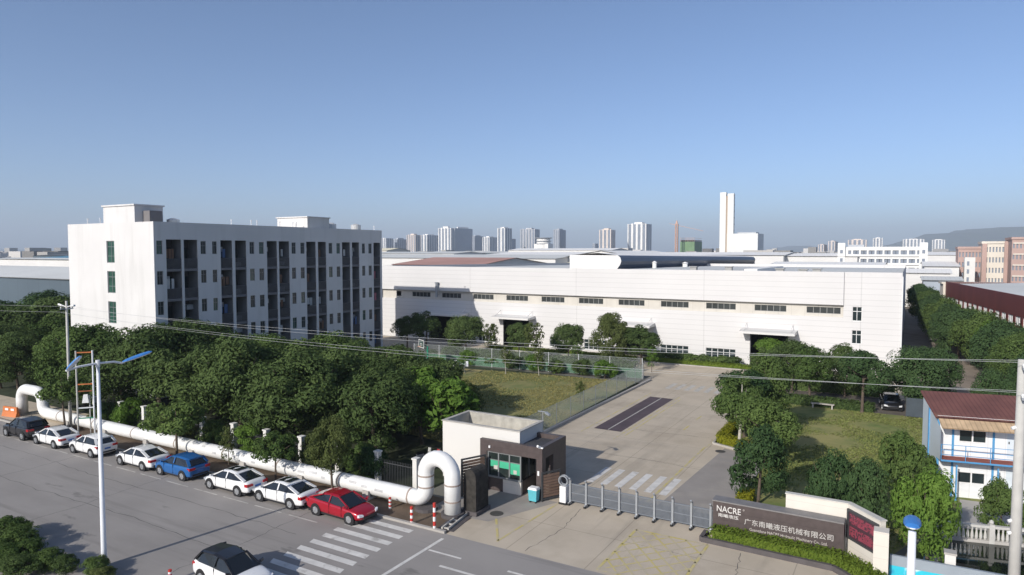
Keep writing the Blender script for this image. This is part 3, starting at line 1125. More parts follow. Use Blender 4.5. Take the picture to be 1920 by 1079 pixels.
tw = mat('tower_white', (.80, .78, .74), .8, .05, .02)
tb = mat('tower_beige', (.72, .62, .54), .8, .06, .02)
tg = mat('tower_grey', (.42, .44, .47), .8, .06, .02)
tbl = mat('tower_blue_glass', (.12, .18, .28), .4, .1, .02)
tdk = mat('tower_window', (.20, .23, .28), .4, .15, .05)
TOW = [
    ('narrow white tower block just right of the dormitory roof corner', 716, 724, 737, 447, 2050, tw, tdk, 2, 0),
    ('greyish tower block second from the dormitory on the skyline', 737, 745, 763, 449, 2100, tg, tdk, 2, 4),
    ('beige slab tower block with a flat top in the left skyline group', 763, 779, 789, 441, 2000, tb, tdk, 4, 4),
    ('cream tower block beside the beige slab on the left skyline', 789, 801, 822, 441, 2150, tw, tdk, 2, 3),
    ('tall pale tower block with white piers left of the big blue-grey one', 822, 846, 852, 428, 1950, tw, tdk, 4, 5),
    ('big wide blue-grey tower block, the darkest of the left skyline', 848, 853, 886, 428, 1980, tw, tbl, 3, 4),
    ('small dark grey tower block right of the big blue-grey one', 884, 890, 906, 443, 2300, tg, tdk, 2, 3),
    ('pale double tower block with two white piers left of the tall slender one', 905, 918, 932, 445, 2200, tw, tdk, 3, 3),
    ('tall slender white and grey tower block with a lower grey wing', 933, 947, 960, 428, 1900, tw, tdk, 2, 3),
    ('low grey-blue tower block touching the tall slender one', 953, 956, 967, 448, 2000, tg, tbl, 1, 0),
    ('wide grey tower block left of the round-roofed building', 976, 1003, 1012, 430, 2050, mat('tower_pale_grey', (.48, .48, .49), .8, .06, .02), tdk, 5, 4),
    ('dark grey square tower block right of the round-roofed building', 1038, 1049, 1061, 431, 1900, tg, tdk, 3, 3),
    ('small pale tower block low on the skyline between two gaps', 1111, 1116, 1122, 457, 2500, tg, tdk, 2, 0),
    ('white and pink tower block standing alone in the middle of the skyline', 1124, 1146, 1154, 431, 1750, tb, tdk, 3, 4),
    ('tallest cream tower block with dark bays, left of the crane', 1177, 1212, 1222, 420, 1800, tw, tdk, 4, 5),
    ('pinkish tower block on the right skyline over the white school block', 1590, 1625, 1636, 450, 2300, tb, tdk, 4, 3),
    ('paired pale tower block beside the pinkish one on the right skyline', 1637, 1655, 1666, 447, 2350, tw, tdk, 3, 3),
    ('beige low tower block at the left of the right skyline group', 1534, 1545, 1551, 459, 2300, tb, tdk, 2, 2),
    ('pale pink tower block second from the left in the right skyline group', 1553, 1566, 1572, 453, 2300, tb, tdk, 2, 3),
    ('cream double tower block in front of the mountain foot', 1693, 1733, 1742, 449, 2400, tw, tdk, 6, 2),
    ('cream tower block nearest the red brick blocks, in front of the mountain', 1748, 1772, 1778, 450, 2400, tw, tdk, 4, 2),
]
for l_, u0, us, u1, v, D, wm, dm, n_, cr in TOW:
    tower(l_, u0, us, u1, v, D, wm, dm, n_, crown=cr)

# the low far city between the towers reads as one mass of roofs
rnd = random.Random(77)
cm_ = MB()
for k in range(340):
    u = rnd.uniform(690, 1800) if k % 4 else rnd.uniform(-60, 130)
    D = rnd.uniform(800, 2600)
    c_ = atd(u, 470, D)
    hh = rnd.uniform(9, 17) + (rnd.random() < .12) * rnd.uniform(4, 14) * D / 2000
    ww, dd = rnd.uniform(10, 40), rnd.uniform(10, 30)
    cm_.box(c_.x - ww / 2, c_.x + ww / 2, c_.y - dd / 2, c_.y + dd / 2, 0, hh)
fm_ = mat('far_city_walls', (.50, .48, .45), .9, .0, .01)
_n, _l = nodes_of(fm_)
_b, _s = base_src(fm_)
_g = _n.new('ShaderNodeNewGeometry')
_r = _n.new('ShaderNodeMapRange')
_r.inputs[3].default_value = .25
_r.inputs[4].default_value = 1.35
_l.new(_g.outputs['Random Per Island'], _r.inputs[0])
_v2 = _n.new('ShaderNodeVectorMath')
_v2.operation = 'SCALE'
_l.new(_s, _v2.inputs[0])
_l.new(_r.outputs[0], _v2.inputs['Scale'])
_l.new(_v2.outputs[0], _b.inputs['Base Color'])
fc = cm_.build('distant_city', fm_)
fc['kind'] = 'stuff'
tag(fc, 'mass of low far city buildings along the skyline between the tower blocks', 'city')

# construction tower with its crane
cx, cy, a, b, h = far_box(1276, 1302, 1316, 449, 1150)
t = thing('unfinished_tower', 'unfinished tower wrapped in green scaffold net beside the crane', 'building site', (cx, cy, 0))
m = MB()
for k in range(int(h / 3.2)):
    m.box(-a, 0, 0, b, k * 3.2 + 2.9, k * 3.2 + 3.2)
for x in range(5):
    m.box(-a + (a - .6) * x / 4, -a + (a - .6) * x / 4 + .6, .1, b - .1, 0, h - 1.5)
m.build('concrete_frame', conc, t)
m = MB()
m.box(-a - .4, .4, -.4, -.2, 0, h - 4)
m.box(.2, .4, -.2, b, 0, h - 4)
no_ = m.build('scaffold_net', greennet, t)
m = MB()
for k in range(9):
    m.bar((-a + a * k / 8, -.8, h - 4), (-a + a * k / 8, -.8, h + 3), .3, .3)
for z in (h - 1, h + 2):
    m.bar((-a, -.8, z), (0, -.8, z), .3, .3)
    m.bar((0, -.8, z), (0, b, z), .3, .3)
m.build('scaffold', crane, t)
c = atd(1269, 416, 1140)
t = thing('tower_crane', 'reddish tower crane standing left of the netted unfinished tower', 'crane', (c.x, c.y, 0))
m = MB()
for sx in (-1.8, 1.8):
    for sy in (-1.8, 1.8):
        m.bar((sx, sy, 0), (sx, sy, c.z - 4), .9, .9)
for k in range(16):
    z = (c.z - 4) * k / 16
    z2 = (c.z - 4) * (k + 1) / 16
    for s_ in (-1, 1):
        m.bar((-1.8 * s_, -1.8, z), (1.8 * s_, -1.8, z2), .55, .55)
        m.bar((1.8, -1.8 * s_, z), (1.8, 1.8 * s_, z2), .55, .55)
m.build('mast', crane, t)
m = MB()
for yy in (-.8, .8):
    m.bar((-12, yy, c.z - 3), (44, yy, c.z - 16), .5, .5)
for k in range(14):
    m.bar((-12 + k * 4, -.8, c.z - 3 - k * .93), (-8 + k * 4, .8, c.z - 4 - k * .93), .35, .35)
m.build('jib', crane, t)
m = MB()
m.loft([[(-2, -1.5, c.z - 4), (2, -1.5, c.z - 4), (2, 1.5, c.z - 4), (-2, 1.5, c.z - 4)], [(-.6, -.4, c.z + 2), (.6, -.4, c.z + 2), (.6, .4, c.z + 2), (-.6, .4, c.z + 2)]])
m.build('cab_head', crane, t)

# twin chimney and white block
c = atd(1366, 361, 960)
t = thing('twin_chimney', 'tall white twin-shaft chimney, the highest thing on the skyline', 'chimney', (c.x, c.y, 0))
wch = mat('chimney_render', (.72, .72, .69), .8, .04, .02)
for sx, zt in ((-6.0, c.z), (4.5, c.z - 2)):
    m = MB()
    m.box(sx - 4.6, sx + 3.6, -3.6, 3.6, 0, zt)
    m.box(sx - 4.9, sx + 3.9, -3.9, 3.9, zt - 2.2, zt - 1.2)
    m.build('shaft', wch, t)
m = MB()
m.box(-2.5, -.0, -2.4, 2.4, 0, c.z - 5)
m.build('duct', mat('chimney_duct', (.42, .31, .21), .8, .06, .05), t)
m = MB()
for k in range(10):
    m.box(8.2, 8.5, -2.5, 2.5, 8 + k * 9, 10 + k * 9)
m.build('inspection_platforms', steel, t)
cx, cy, a, b, h = far_box(1363, 1421, 1432, 438, 900)
t = thing('boiler_house', 'plain white cubic boiler house at the foot of the twin chimney', 'industrial building', (cx, cy, 0))
m = MB()
m.box(-a, 0, 0, b, 0, h)
m.build('wall', wch, t)
m = MB()
m.box(-a * .7, -a * .1, b * .2, b * .7, h, h + 2)
m.build('roof', steel, t)
# round roofed building
c = atd(1019, 446, 1300)
t = thing('round_roof_building', 'pale building with stacked round roof discs among the tower blocks', 'building', (c.x, c.y, 0))
m = MB()
m.tube([(0, 0, 0), (0, 0, c.z - 1)], 13, 20)
m.box(-15, 15, -10, 10, 0, c.z - 12)
m.build('wall', tw, t)
for z, r in ((c.z, 17), (c.z - 6, 15.5), (c.z - 11, 14.5)):
    m = MB()
    m.tube([(0, 0, z - 1.6), (0, 0, z - .2), (0, 0, z)], [r * .93, r, r * .8], 24)
    m.build('roof_disc', tg, t)


# ---- white school block with a grid of paired openings
def school():
    cx, cy, a, b, h = far_box(1573, 1735, 1737, 463, 262, 14)
    t = thing('school_block', 'long white four storey block with rows of paired dark windows near the mountain', 'apartment block', (cx, cy, 0))
    m = MB()
    hs = []
    for r in range(5):
        z = h - 3.0 - r * 3.35
        if z < 1:
            break
        for k in range(9):
            x = -a + 3.4 + k * (a - 5) / 9
            hs += [(x, x + 1.15, z, z + 1.6), (x + 1.75, x + 2.9, z, z + 1.6)]
    m.wall(-a, 0, 0, h, hs, 0, .4)
    m.poly([(0, 0, 0), (0, b, 0), (0, b, h), (0, 0, h)])
    m.poly([(-a, 0, 0), (-a, b, 0), (-a, b, h), (-a, 0, h)])
    m.poly([(-a, 0, h - .3), (0, 0, h - .3), (0, b, h - .3), (-a, b, h - .3)])
    for k in range(2):
        m.box(-a - .3 + k * (a - 1.6), -a + 2.4 + k * (a - 1.6), -1.4, -.01, 0, h + 1.6)
    m.build('wall', mat('school_white', (.74, .735, .71), .8, .03, .1), t)
    for r in range(5):
        z = h - 3.0 - r * 3.35
        if z < 1:
            break
        m = MB()
        for hh in hs:
            if abs(hh[2] - z) < .01:
                m.box(hh[0], hh[1], .38, .42, hh[2], hh[3])
        m.build('window_row', tdk, t)
        m = MB()
        m.box(-a + 2.5, -1.8, -.3, -.01, z - .9, z - .75)
        m.build('ledge', slabm, t)
    m = MB()
    m.box(-a + .6, -a + 1.6, -1.46, -1.38, 0, 1.4)
    sm_ = m.mesh('stair_window', tdk)
    for k in range(2):
        for r in range(4):
            link(sm_, 'stair_window', t, (k * (a - 1.6), 0, h - 2.6 - r * 3.35))
    m = MB()
    m.box(-a + 3, -a + 9, 3, 7, h - .3, h + .9)
    m.build('roof_plant', tg, t)


school()


# ---- red brick blocks at the right
def brick(label, u0, us, u1, v, D, wm, bandm, bays, rows, b=None):
    cx, cy, a, bb, h = far_box(u0, us, u1, v, D, b)
    t = thing('brick_block', label, 'apartment block', (cx, cy, 0))
    m = MB()
    hs = []
    for r in range(rows):
        z = h - 2.6 - r * 3.2
        for k in range(bays):
            x = -a + a * (k + .25) / bays
            hs.append((x, x + a / bays * .5, z, z + 1.55))
    m.wall(-a, 0, 0, h, hs, 0, .3)
    m.box(-a + .02, -.02, .5, bb, 0, h - .02)
    m.poly([(0, 0, 0), (0, .52, 0), (0, .52, h), (0, 0, h)])
    m.poly([(-a, 0, 0), (-a, .52, 0), (-a, .52, h), (-a, 0, h)])
    m.box(-a - .2, .2, -.3, bb + .2, h, h + .7)
    m.build('wall', wm, t)
    for r in range(rows):
        m = MB()
        z = h - 2.6 - r * 3.2
        m.box(-a + .2, -.2, .28, .32, z, z + 1.55)
        m.build('window_row', tdk, t)
    if bandm:
        m = MB()
        for r in range(rows + 1):
            z = h - .9 - r * 3.2
            m.box(-a + .3, -.3, -.12, -.01, z - .35, z)
        m.build('floor_bands', bandm, t)
    return t, a, bb, h


brick('left red brick block with a pale lower front, right of the white school block', 1797, 1841, 1843, 467, 215, redbrick, None, 7, 5, 14)
t, a, bb, h = brick('cream fronted block with rows of windows between two red brick ends', 1842, 1897, 1899, 457, 208, creamr, None, 9, 6, 14)
m = MB()
m.box(-a - .02, -a + 1.2, -.5, -.02, 0, h)
m.box(-1.8, .02, -.9, -.02, 0, h + .7)
m.build('corner_pier', redbrick, t)
brick('red brick block at the right picture edge beyond the grey factory roof', 1898, 1960, 1962, 449, 196, redbrick, creamr, 9, 6, 16)
cx, cy, a, b, h = far_box(1809, 1829, 1830, 483, 205, 4)
t = thing('white_annex', 'narrow white annex standing against the left red brick block', 'building', (cx, cy, 0))
m = MB()
m.box(-a, 0, 0, b, 0, h)
m.build('wall', white, t)
for k in range(4):
    m = MB()
    m.box(-a + .6, -a + 1.2, -.06, .02, h - 2.5 - k * 2.4, h - 1.2 - k * 2.4)
    m.build('window', tdk, t)


# ---- works with dark red parapet and grey roof along the lane
def redworks():
    A, B = Vector((6.3, 160)), Vector((17.0, 86.0))
    d = (B - A)
    L = d.length
    ang = math.atan2(d.y, d.x)
    t = thing('red_works', 'long works building with dark red upper walls, small white-framed windows and a flat grey roof', 'factory', (A.x, A.y, 0), ang)
    # local x runs from the far corner towards the camera, local +y is the roof side
    W = 60
    m = MB()
    wins = []
    k = 0
    while 2 + k * 3.3 < L - 2:
        wins.append((2 + k * 3.3, 4.3 + k * 3.3, 5.9, 7.2))
        k += 1
    m.wall(0, L, 0, 10.0, wins, 0, .35)
    m.poly([(0, 0, 0), (0, W, 0), (0, W, 10), (0, 0, 10)])
    m.poly([(L, 0, 0), (L, W, 0), (L, W, 10), (L, 0, 10)])
    m.box(0, L, .0, .25, 10, 10.06)
    m.build('wall', darkred, t)
    wf = MB()
    wf.box(0, 2.3, -.03, .05, 0, .08)
    wf.box(0, 2.3, -.03, .05, 1.22, 1.3)
    for x in (0, .72, 1.46, 2.2):
        wf.box(x, x + .1, -.03, .05, .08, 1.22)
    for x in (.2, .95, 1.7):
        wf.box(x, x + .42, .0, .03, .1, 1.2)
    wfm = wf.mesh('window', wframe)
    p = MB()
    p.box(0, 2.3, .06, .08, 0, 1.3)
    pm = p.mesh('pane', glass)
    for w_ in wins:
        o = link(wfm, 'window', t, (w_[0], .12, w_[2]))
        link(pm, 'pane', o)
    m = MB()
    m.loft([[(.3, .3, 9.6), (L - .3, .3, 9.6)], [(.3, W / 2, 10.6), (L - .3, W / 2, 10.6)], [(.3, W, 9.6), (L - .3, W, 9.6)]], False, False)
    ro = m.build('roof', roofgrey, t)
    m = MB()
    m.box(28, 60, 12, 14.5, 10.0, 10.75)
    m.build('roof_light', roofwhite, ro)
    m = MB()
    m.box(-3.0, -.01, -.4, 10, 0, 9.6)
    m.box(-3.3, .0, -.7, 10.2, 9.6, 9.95)
    m.build('stair_block', creamr, t)


redworks()


# ---- guardhouse at the gate
def guardhouse():
    t = thing('guardhouse', 'white gate guardhouse with a dark stone portico and a green-blinded window', 'guardhouse', (-20.0, 38.2, 0))
    # local: x = X + 20, y = Y - 38.2
    m = MB()
    m.box(-8.4, -2.1, .8, .98, 0, 4.0)
    m.box(-8.4, -8.22, .98, 4.1, 0, 4.0)
    m.box(-2.28, -2.1, .98, 4.1, 0, 4.0)
    m.box(-8.22, -2.28, 3.92, 4.1, 0, 4.0)
    m.build('wall', white, t)
    m = MB()
    m.box(-8.22, -2.28, .98, 3.92, 3.0, 3.1)
    m.build('roof', mat('stained_roof', (.42, .40, .36), .9, .25, .8), t)
    m = MB()
    m.box(-8.2, -2.3, 3.9, 3.917, 3.1, 3.98)
    m.box(-8.217, -8.2, 1.0, 3.9, 3.1, 3.98)
    m.box(-2.3, -2.283, 1.0, 3.9, 3.1, 3.98)
    m.build('parapet_lining', blotch(mat('stained_parapet', (.40, .38, .33), .9, .2, 1.5), (.18, .17, .15), .8, .5, .75, .7, stretch=(1, 1, .2)), t)
    cp = MB()
    for x0, x1, y0, y1 in ((-8.46, -2.04, .74, 1.02), (-8.46, -8.18, 1.02, 4.16), (-2.32, -2.04, 1.02, 4.16), (-8.18, -2.32, 3.88, 4.16)):
        cp.box(x0, x1, y0, y1, 4.0, 4.06)
    cp.build('coping', mat('guardhouse_coping', (.42, .40, .36), .85, .15, 1), t)
    m = MB()
    m.box(-4.72, 0, 0, .3, 2.66, 3.42)          # beam
    m.box(-4.72, -4.2, 0, .8, 0, 2.66)          # left leg
    m.box(-.42, 0, 0, .5, 0, 2.66)              # corner pillar
    m.box(-.3, 0, .3, 3.5, 2.66, 3.42)
    m.box(-.3, 0, 1.6, 3.5, 0, 2.66)
    m.box(-2.09, -.3, 3.2, 3.5, 0, 3.42)
    m.build('portico', darkstone, t)
    m = MB()
    m.box(-4.7, -.31, .31, 3.19, 3.02, 3.12)
    m.box(-4.7, -.31, .31, 3.19, 2.64, 2.7)
    m.build('portico_roof', mat('bitumen_roof', (.06, .06, .065), .8, .2, 1), t)
    m = MB()
    m.box(-3.0, -1.62, .12, .3, 0, .9)
    m.build('window_base', wstone, t)
    m = MB()
    m.box(-4.19, -3.0, .14, .3, 0, .9)
    m.box(-1.8, -1.62, .3, 2.2, 0, .9)
    m.build('booth_wall', darkstone, t)
    m = MB()
    m.box(-4.19, -1.6, .04, .34, .9, 1.0)
    m.box(-4.19, -1.6, .1, .2, 2.56, 2.64)
    for x in (-4.19, -3.38, -2.54, -1.7):
        m.box(x, x + .09, .1, .2, 1.0, 2.56)
    m.box(-4.1, -1.7, .12, .18, 2.05, 2.1)
    m.box(-1.7, -1.61, .2, 2.2, 2.56, 2.64)
    m.box(-1.7, -1.61, 1.2, 1.28, 1.0, 2.56)
    m.box(-1.7, -1.61, 2.12, 2.2, 1.0, 2.56)
    w_ = m.build('window', frame, t)
    m = MB()
    m.box(-4.12, -1.68, .16, .18, 1.0, 2.58)
    m.box(-1.66, -1.64, .2, 2.12, 1.0, 2.58)
    m.build('pane', boothglass, w_)
    m = MB()
    m.box(-3.98, -3.4, .141, .155, 1.62, 2.04)
    m.box(-3.28, -2.56, .141, .155, 1.3 + .3, 2.04)
    m.box(-2.44, -1.72, .141, .155, 1.3, 2.04)
    m.build('blind', teal, w_)
    m = MB()
    m.box(-3.72, -3.42, .13, .139, 1.46, 1.72)
    m.box(-2.2, -1.95, .13, .139, 1.35, 1.6)
    m.build('notice_paper', wpaint2, w_)
    m = MB()
    m.box(-4.0, -3.88, -.09, -.01, 2.9, 3.05)
    m.box(-.2, .1, -.12, -.02, 3.42, 3.5)
    m.bar((-.1, -.1, 3.5), (-.15, -.35, 3.62), .12, .14)
    m.build('security_camera', wframe, t)
    m = MB()
    m.tube([(-2.2, 4.3, 3.2), (-2.2, 4.3, 4.7)], .035, 6)
    m.bar((-2.6, 4.3, 4.66), (-1.8, 4.3, 4.66), .05, .05)
    m.bar((-1.95, 4.25, 4.62), (-1.5, 4.0, 4.55), .16, .14)
    m.build('camera_mast', steel, t)
    m = MB()
    m.box(-.33, -.2, -.03, -.003, 1.6, 1.9)
    m.build('plaque', wframe, t)
    m = MB()
    m.box(-1.55, -.45, 3.0, 3.06, 0, 2.1)
    m.build('door', darkgrey, t)


guardhouse()


# ---- two storey site cabin
def cabin():
    t = thing('site_cabin', 'two storey white and blue site cabin with a maroon sheet roof and an outside gallery', 'cabin', (1.85, 52.2, 0), R_(11))
    L, W, h1, h2 = 12.0, 3.9, 2.65, 5.05
    m = MB()
    wn = [(1.2, 2.8, .95, 1.75), (1.2, 2.8, 3.65, 4.5)]
    wn += [(6.6, 8.2, .95, 1.75), (6.6, 8.2, 3.65, 4.5)]
    drs = [(3.9, 4.7, .1, 2.1), (3.9, 4.7, 2.8, 4.75)]
    m.wall(0, L, 0, h2 + .25, wn + drs, 0, .08)
    m.poly([(L, 0, 0), (L, W, 0), (L, W, h2), (L, 0, h2)])
    m.poly([(0, W, 0), (L, W, 0), (L, W, h2 + .9), (0, W, h2 + .9)])
    m.build('front_wall', portawhite, t)
    m = MB()
    m.poly([(0, 0, 0), (0, W, 0), (0, W, h2 + .85), (0, 0, h2 + .15)])
    m.poly([(-.04, -1.1, 2.6), (-.04, 0, 2.6), (-.04, 0, 5.0), (-.04, -1.1, 4.7)])
    m.build('side_wall', portaside, t)
    m = MB()
    m.loft([[(-.15, -.25, h2 + .1), (L + .2, -.25, h2 + .1)], [(-.15, W + .25, h2 + 1.0), (L + .2, W + .25, h2 + 1.0)]], False, False)
    m.loft([[(-.15, -.25, h2 + .18), (L + .2, -.25, h2 + .18)], [(-.15, W + .25, h2 + 1.08), (L + .2, W + .25, h2 + 1.08)]], False, False)
    m.build('roof', maroon, t)
    m = MB()
    m.loft([[(.0, -1.25, h2 - .32), (4.2, -1.25, h2 - .32)], [(.0, -.26, h2 + .06), (4.2, -.26, h2 + .06)]], False, False)
    m.loft([[(.0, -1.25, h2 - .27), (4.2, -1.25, h2 - .27)], [(.0, -.26, h2 + .11), (4.2, -.26, h2 + .11)]], False, False)
    m.build('awning', rustsheet, t)
    m = MB()
    m.box(0, L, -1.05, -.01, 2.55, 2.68)
    m.build('gallery_floor', mat('red_brown_deck', (.25, .07, .05), .8, .15, 1), t)
    m = MB()
    m.box(0, L, -1.12, -1.06, 2.58, 2.68)
    for z in (3.0, 3.3, 3.65):
        m.box(0, L, -1.1, -1.06, z, z + .03)
    k = 0
    while k < L:
        m.box(k, k + .035, -1.1, -1.06, 2.68, 3.68)
        k += 1.35
    m.build('gallery_railing', portablue, t)
    m = MB()
    for x in (.85, 3.1, 5.25, 7.6):
        m.box(x, x + .12, -.05, -.005, .0, h2 + .1)
        m.box(x + .02, x + .1, -1.08, -1.0, 0, 2.4)
    m.box(.0, .14, -.06, -.002, 0, h2 + .1)
    m.box(-.06, -.005, 1.9, 2.1, 0, h2 + .3)
    m.build('blue_post', portablue, t)
    for x0, x1, z0, z1 in wn:
        f = MB()
        wd, hg = x1 - x0, z1 - z0
        for x in (0, wd / 2 - .04, wd - .08):
            f.box(x, x + .08, -.04, .05, 0, hg)
        f.box(.08, wd - .08, -.03, .05, 0, .07)
        f.box(.08, wd - .08, -.03, .05, hg - .07, hg)
        o = f.build('window', wframe, t, loc=(x0, .0, z0))
        p = MB()
        p.box(.02, wd - .02, .06, .075, .02, hg - .02)
        p.build('pane', glass, o)
    for x0, x1, z0, z1 in drs:
        f = MB()
        f.box(x0, x1, .03, .07, z0, z1)
        o = f.build('door', portaside, t)
        f = MB()
        f.box(x0 + .08, x0 + .14, -.0, .03, z0 + .95, z0 + 1.1)
        f.build('handle', darkgrey, o)


cabin()


# ================================================================== SITE OBJECTS
# ---- white heating pipe with its two expansion loops
def arc(cx, cz, r, a0, a1, y, n=8):
    return [(cx + r * math.cos(R_(a0 + (a1 - a0) * k / n)), y, cz + r * math.sin(R_(a0 + (a1 - a0) * k / n))) for k in range(n + 1)]


def pipeline():
    y = 33.3
    t = thing('steam_pipe', 'fat white insulated pipe along the verge, rising into a loop at both ends', 'pipe', (-50, y, 0))
    m = MB()
    r = .50
    pts = arc(-75.3 + 1.0, 1.55, 1.0, 180, 90, y)
    path = [(-75.3, y, 0)] + pts + arc(-72.3, 1.55, 1.0, 90, 0, y) + arc(-70.5, 1.45, .8, 180, 270, y)[1:]
    path += [(-60, y, .65), (-50, y, .65), (-40, y, .65), (-30, y, .65), (-26.6, y, .65)]
    path += arc(-26.3, 1.4, .75, 270, 360, y)[1:] + [(-25.55, y, 2.0)] + arc(-24.55, 2.35, 1.0, 180, 0, y, 12) + [(-23.55, y, 0)]
    path = [(x + 50, yy - y, z) for x, yy, z in path]
    m.tube(path, r, 20)
    m.build('pipe', pipem, t, True)
    bd = MB()
    bd.tube([(-.06, 0, .65), (.06, 0, .65)], .515, 20)
    bm_ = bd.mesh('strap', mat('strap_steel', (.33, .27, .23), .7, .2, 2))
    for x in [-68 + 5.9 * k for k in range(8)]:
        link(bm_, 'strap', t, (x + 50, 0, 0))
    bd = MB()
    bd.tube([(0, 0, -.05), (0, 0, .05)], .512, 20)
    bm_ = bd.mesh('strap', mat('strap_steel', (.33, .27, .23), .7, .2, 2))
    for x, z in ((-23.55, .95), (-23.55, 1.95), (-25.55, 1.5), (-25.55, 2.2)):
        link(bm_, 'strap', t, (x + 50, 0, z))
    sm = MB()
    sm.box(-.35, .35, -.75, .75, 0, .12)
    sm.box(-.25, .25, -.62, -.42, .12, .55)
    sm.box(-.25, .25, .42, .62, .12, .55)
    me = sm.mesh('saddle', conc)
    for x in [-66 + 6.0 * k for k in range(7)]:
        link(me, 'saddle', t, (x + 50, 0, 0))
    for x in (-25.55, -23.55):
        sm = MB()
        sm.tube([(x + 50, 0, 0), (x + 50, 0, .2)], .72, 16)
        sm.build('footing', darkkerb, t)
    # spray-painted scribbles and sheet patches on the jacket
    rnd = random.Random(8)
    for k in range(16):
        pm = MB()
        x = -47 + k * 1.15 + rnd.random() * .5
        a0 = rnd.uniform(175, 215)
        pts = []
        for q in range(4):
            a = R_(a0 + q * 6)
            pts.append((a))
        wd = rnd.uniform(.3, .8)
        v = []
        for a in pts:
            v += [(x + 50, .507 * math.cos(a), .65 - .507 * math.sin(a)), (x + 50 + wd, .507 * math.cos(a), .65 - .507 * math.sin(a))]
        pm.add(v, [(0, 1, 3, 2), (2, 3, 5, 4), (4, 5, 7, 6)])
        pm.build('jacket_patch', mat('pipe_patch', (.50, .50, .50), .5, .2, 3), t)


pipeline()


def pier():  # made-up pier in place of a dark arched shape of unclear nature
    t = thing('standin_pier', 'dark round-topped stand-in pier for an unclear arch beside the white pipe loop', 'pier', (-22.7, 34.6, 0))
    m = MB()
    prof = [(-.45, 0)] + [(-.45, 2.0)] + [(-.45 * math.cos(R_(a)), 2.25 + .55 * math.sin(R_(a))) for a in range(0, 181, 20)] + [(.45, 2.0), (.45, 0)]
    m.loft([[(x, -.7, z) for x, z in prof], [(x, .7, z) for x, z in prof]])
    m.build('pier_body', mat('dark_standin_cover', (.035, .032, .028), .95, .4, 3, bump=.6), t)
    m = MB()
    m.box(-.55, .55, -.8, .8, 0, .25)
    m.build('pier_base', darkkerb, t)


pier()


def louvre(label, x, y, rz, wd, ht):
    t = thing('slatted_panel', label, 'gate leaf', (x, y, 0), rz)
    m = MB()
    for k in range(2):
        m.box(k * (wd - .1), k * (wd - .1) + .1, -.05, .05, 0, ht)
    m.box(.1, wd - .1, -.05, .05, ht - .1, ht)
    m.box(.1, wd - .1, -.05, .05, .1, .2)
    m.build('frame', darkgrey, t)
    m = MB()
    n = int(ht / .22)
    for k in range(n):
        z = .25 + k * (ht - .4) / n
        m.box(.1, wd - .1, -.03, .03, z, z + .15)
    m.build('slats', brownslat, t)


louvre('tall brown slatted gate leaf standing left of the guardhouse window', -24.9, 36.2, R_(65), 1.9, 2.5)
louvre('brown slatted screen beside the corner pillar of the guardhouse', -19.95, 38.0, R_(62), 1.5, 1.9)

t = thing('recycling_bin', 'small teal bin with a white lid at the foot of the guardhouse pillar', 'bin', (-20.35, 37.75, 0))
m = MB()
m.loft([[(-.26, -.2, .12), (.26, -.2, .12), (.26, .2, .12), (-.26, .2, .12)], [(-.31, -.25, .85), (.31, -.25, .85), (.31, .25, .85), (-.31, .25, .85)]])
m.build('bin_body', tealbox, t)
m = MB()
m.loft([[(-.33, -.27, .853), (.33, -.27, .853), (.33, .27, .853), (-.33, .27, .853)], [(-.28, -.22, .98), (.28, -.22, .98), (.28, .22, .98), (-.28, .22, .98)]])
m.build('lid', wframe, t)
m = MB()
for x in (-.2, .2):
    m.tube([(x - .03, .18, .1), (x + .03, .18, .1)], .1, 10)
    m.box(x - .04, x + .04, -.18, -.1, 0, .13)
m.build('feet', rubber, t)


# ---- retractable gate
def sliding_gate():
    t = thing('retractable_gate', 'long low blue-grey retractable gate closing the driveway', 'gate', (-18.8, 38.6, 0))
    L = 9.55
    m = MB()
    m.box(0, .42, -.3, .3, .12, 1.15)
    m.build('drive_head', wframe, t)
    m = MB()
    m.tube([(.21 + .3 * math.cos(R_(a)), -.0, 1.5 + .3 * math.sin(R_(a))) for a in range(0, 361, 24)], .05, 6, False)
    m.tube([(.21 + .3 * math.cos(R_(a)), -.22, 1.5 + .3 * math.sin(R_(a))) for a in range(0, 361, 24)], .05, 6, False)
    m.build('head_ring', steel, t)
    m = MB()
    m.box(-.05, .5, -.35, .35, .0, .115)
    m.build('wheel_skirt', rubber, t)
    pb = MB()
    pb.box(-.06, .06, -.09, .09, .12, 1.55)
    pb.box(-.05, .05, -.3, .3, .05, .2)
    pb.bar((0, .0, 1.52), (0, -.18, 1.72), .1, .08)
    pm = pb.mesh('post', steel)
    wb = MB()
    for s_ in (-1, 1):
        wb.tube([(-.06, .27 * s_, .08), (.06, .27 * s_, .08)], .08, 8)
    wm = wb.mesh('castor', rubber)
    xs = [.62 + 1.1 * k for k in range(9)]
    for x in xs:
        o = link(pm, 'post', t, (x, 0, 0))
        link(wm, 'castor', o)
    pn = MB()
    for z in (.25, .75, 1.3):
        pn.box(.07, 1.03, -.035, .035, z, z + .06)
    k = .1
    while k < 1.0:
        pn.box(k, k + .042, -.02, .02, .31, 1.3)
        k += .068
    pnm = pn.mesh('panel', bluegrey)
    for x in xs:
        link(pnm, 'panel', t, (x, 0, 0)).scale = (1 if x < 9 else .2, 1, 1)


sliding_gate()


def text_mesh(txt, size, font_depth=.012):
    cu = bpy.data.curves.new('lettering', 'FONT')
    cu.body = txt
    cu.size = size
    cu.extrude = font_depth
    o = bpy.data.objects.new('lettering', cu)
    col.objects.link(o)
    dg = bpy.context.evaluated_depsgraph_get()
    dg.update()
    me = bpy.data.meshes.new_from_object(o.evaluated_get(dg))
    bpy.data.objects.remove(o)
    bpy.data.curves.remove(cu)
    return me


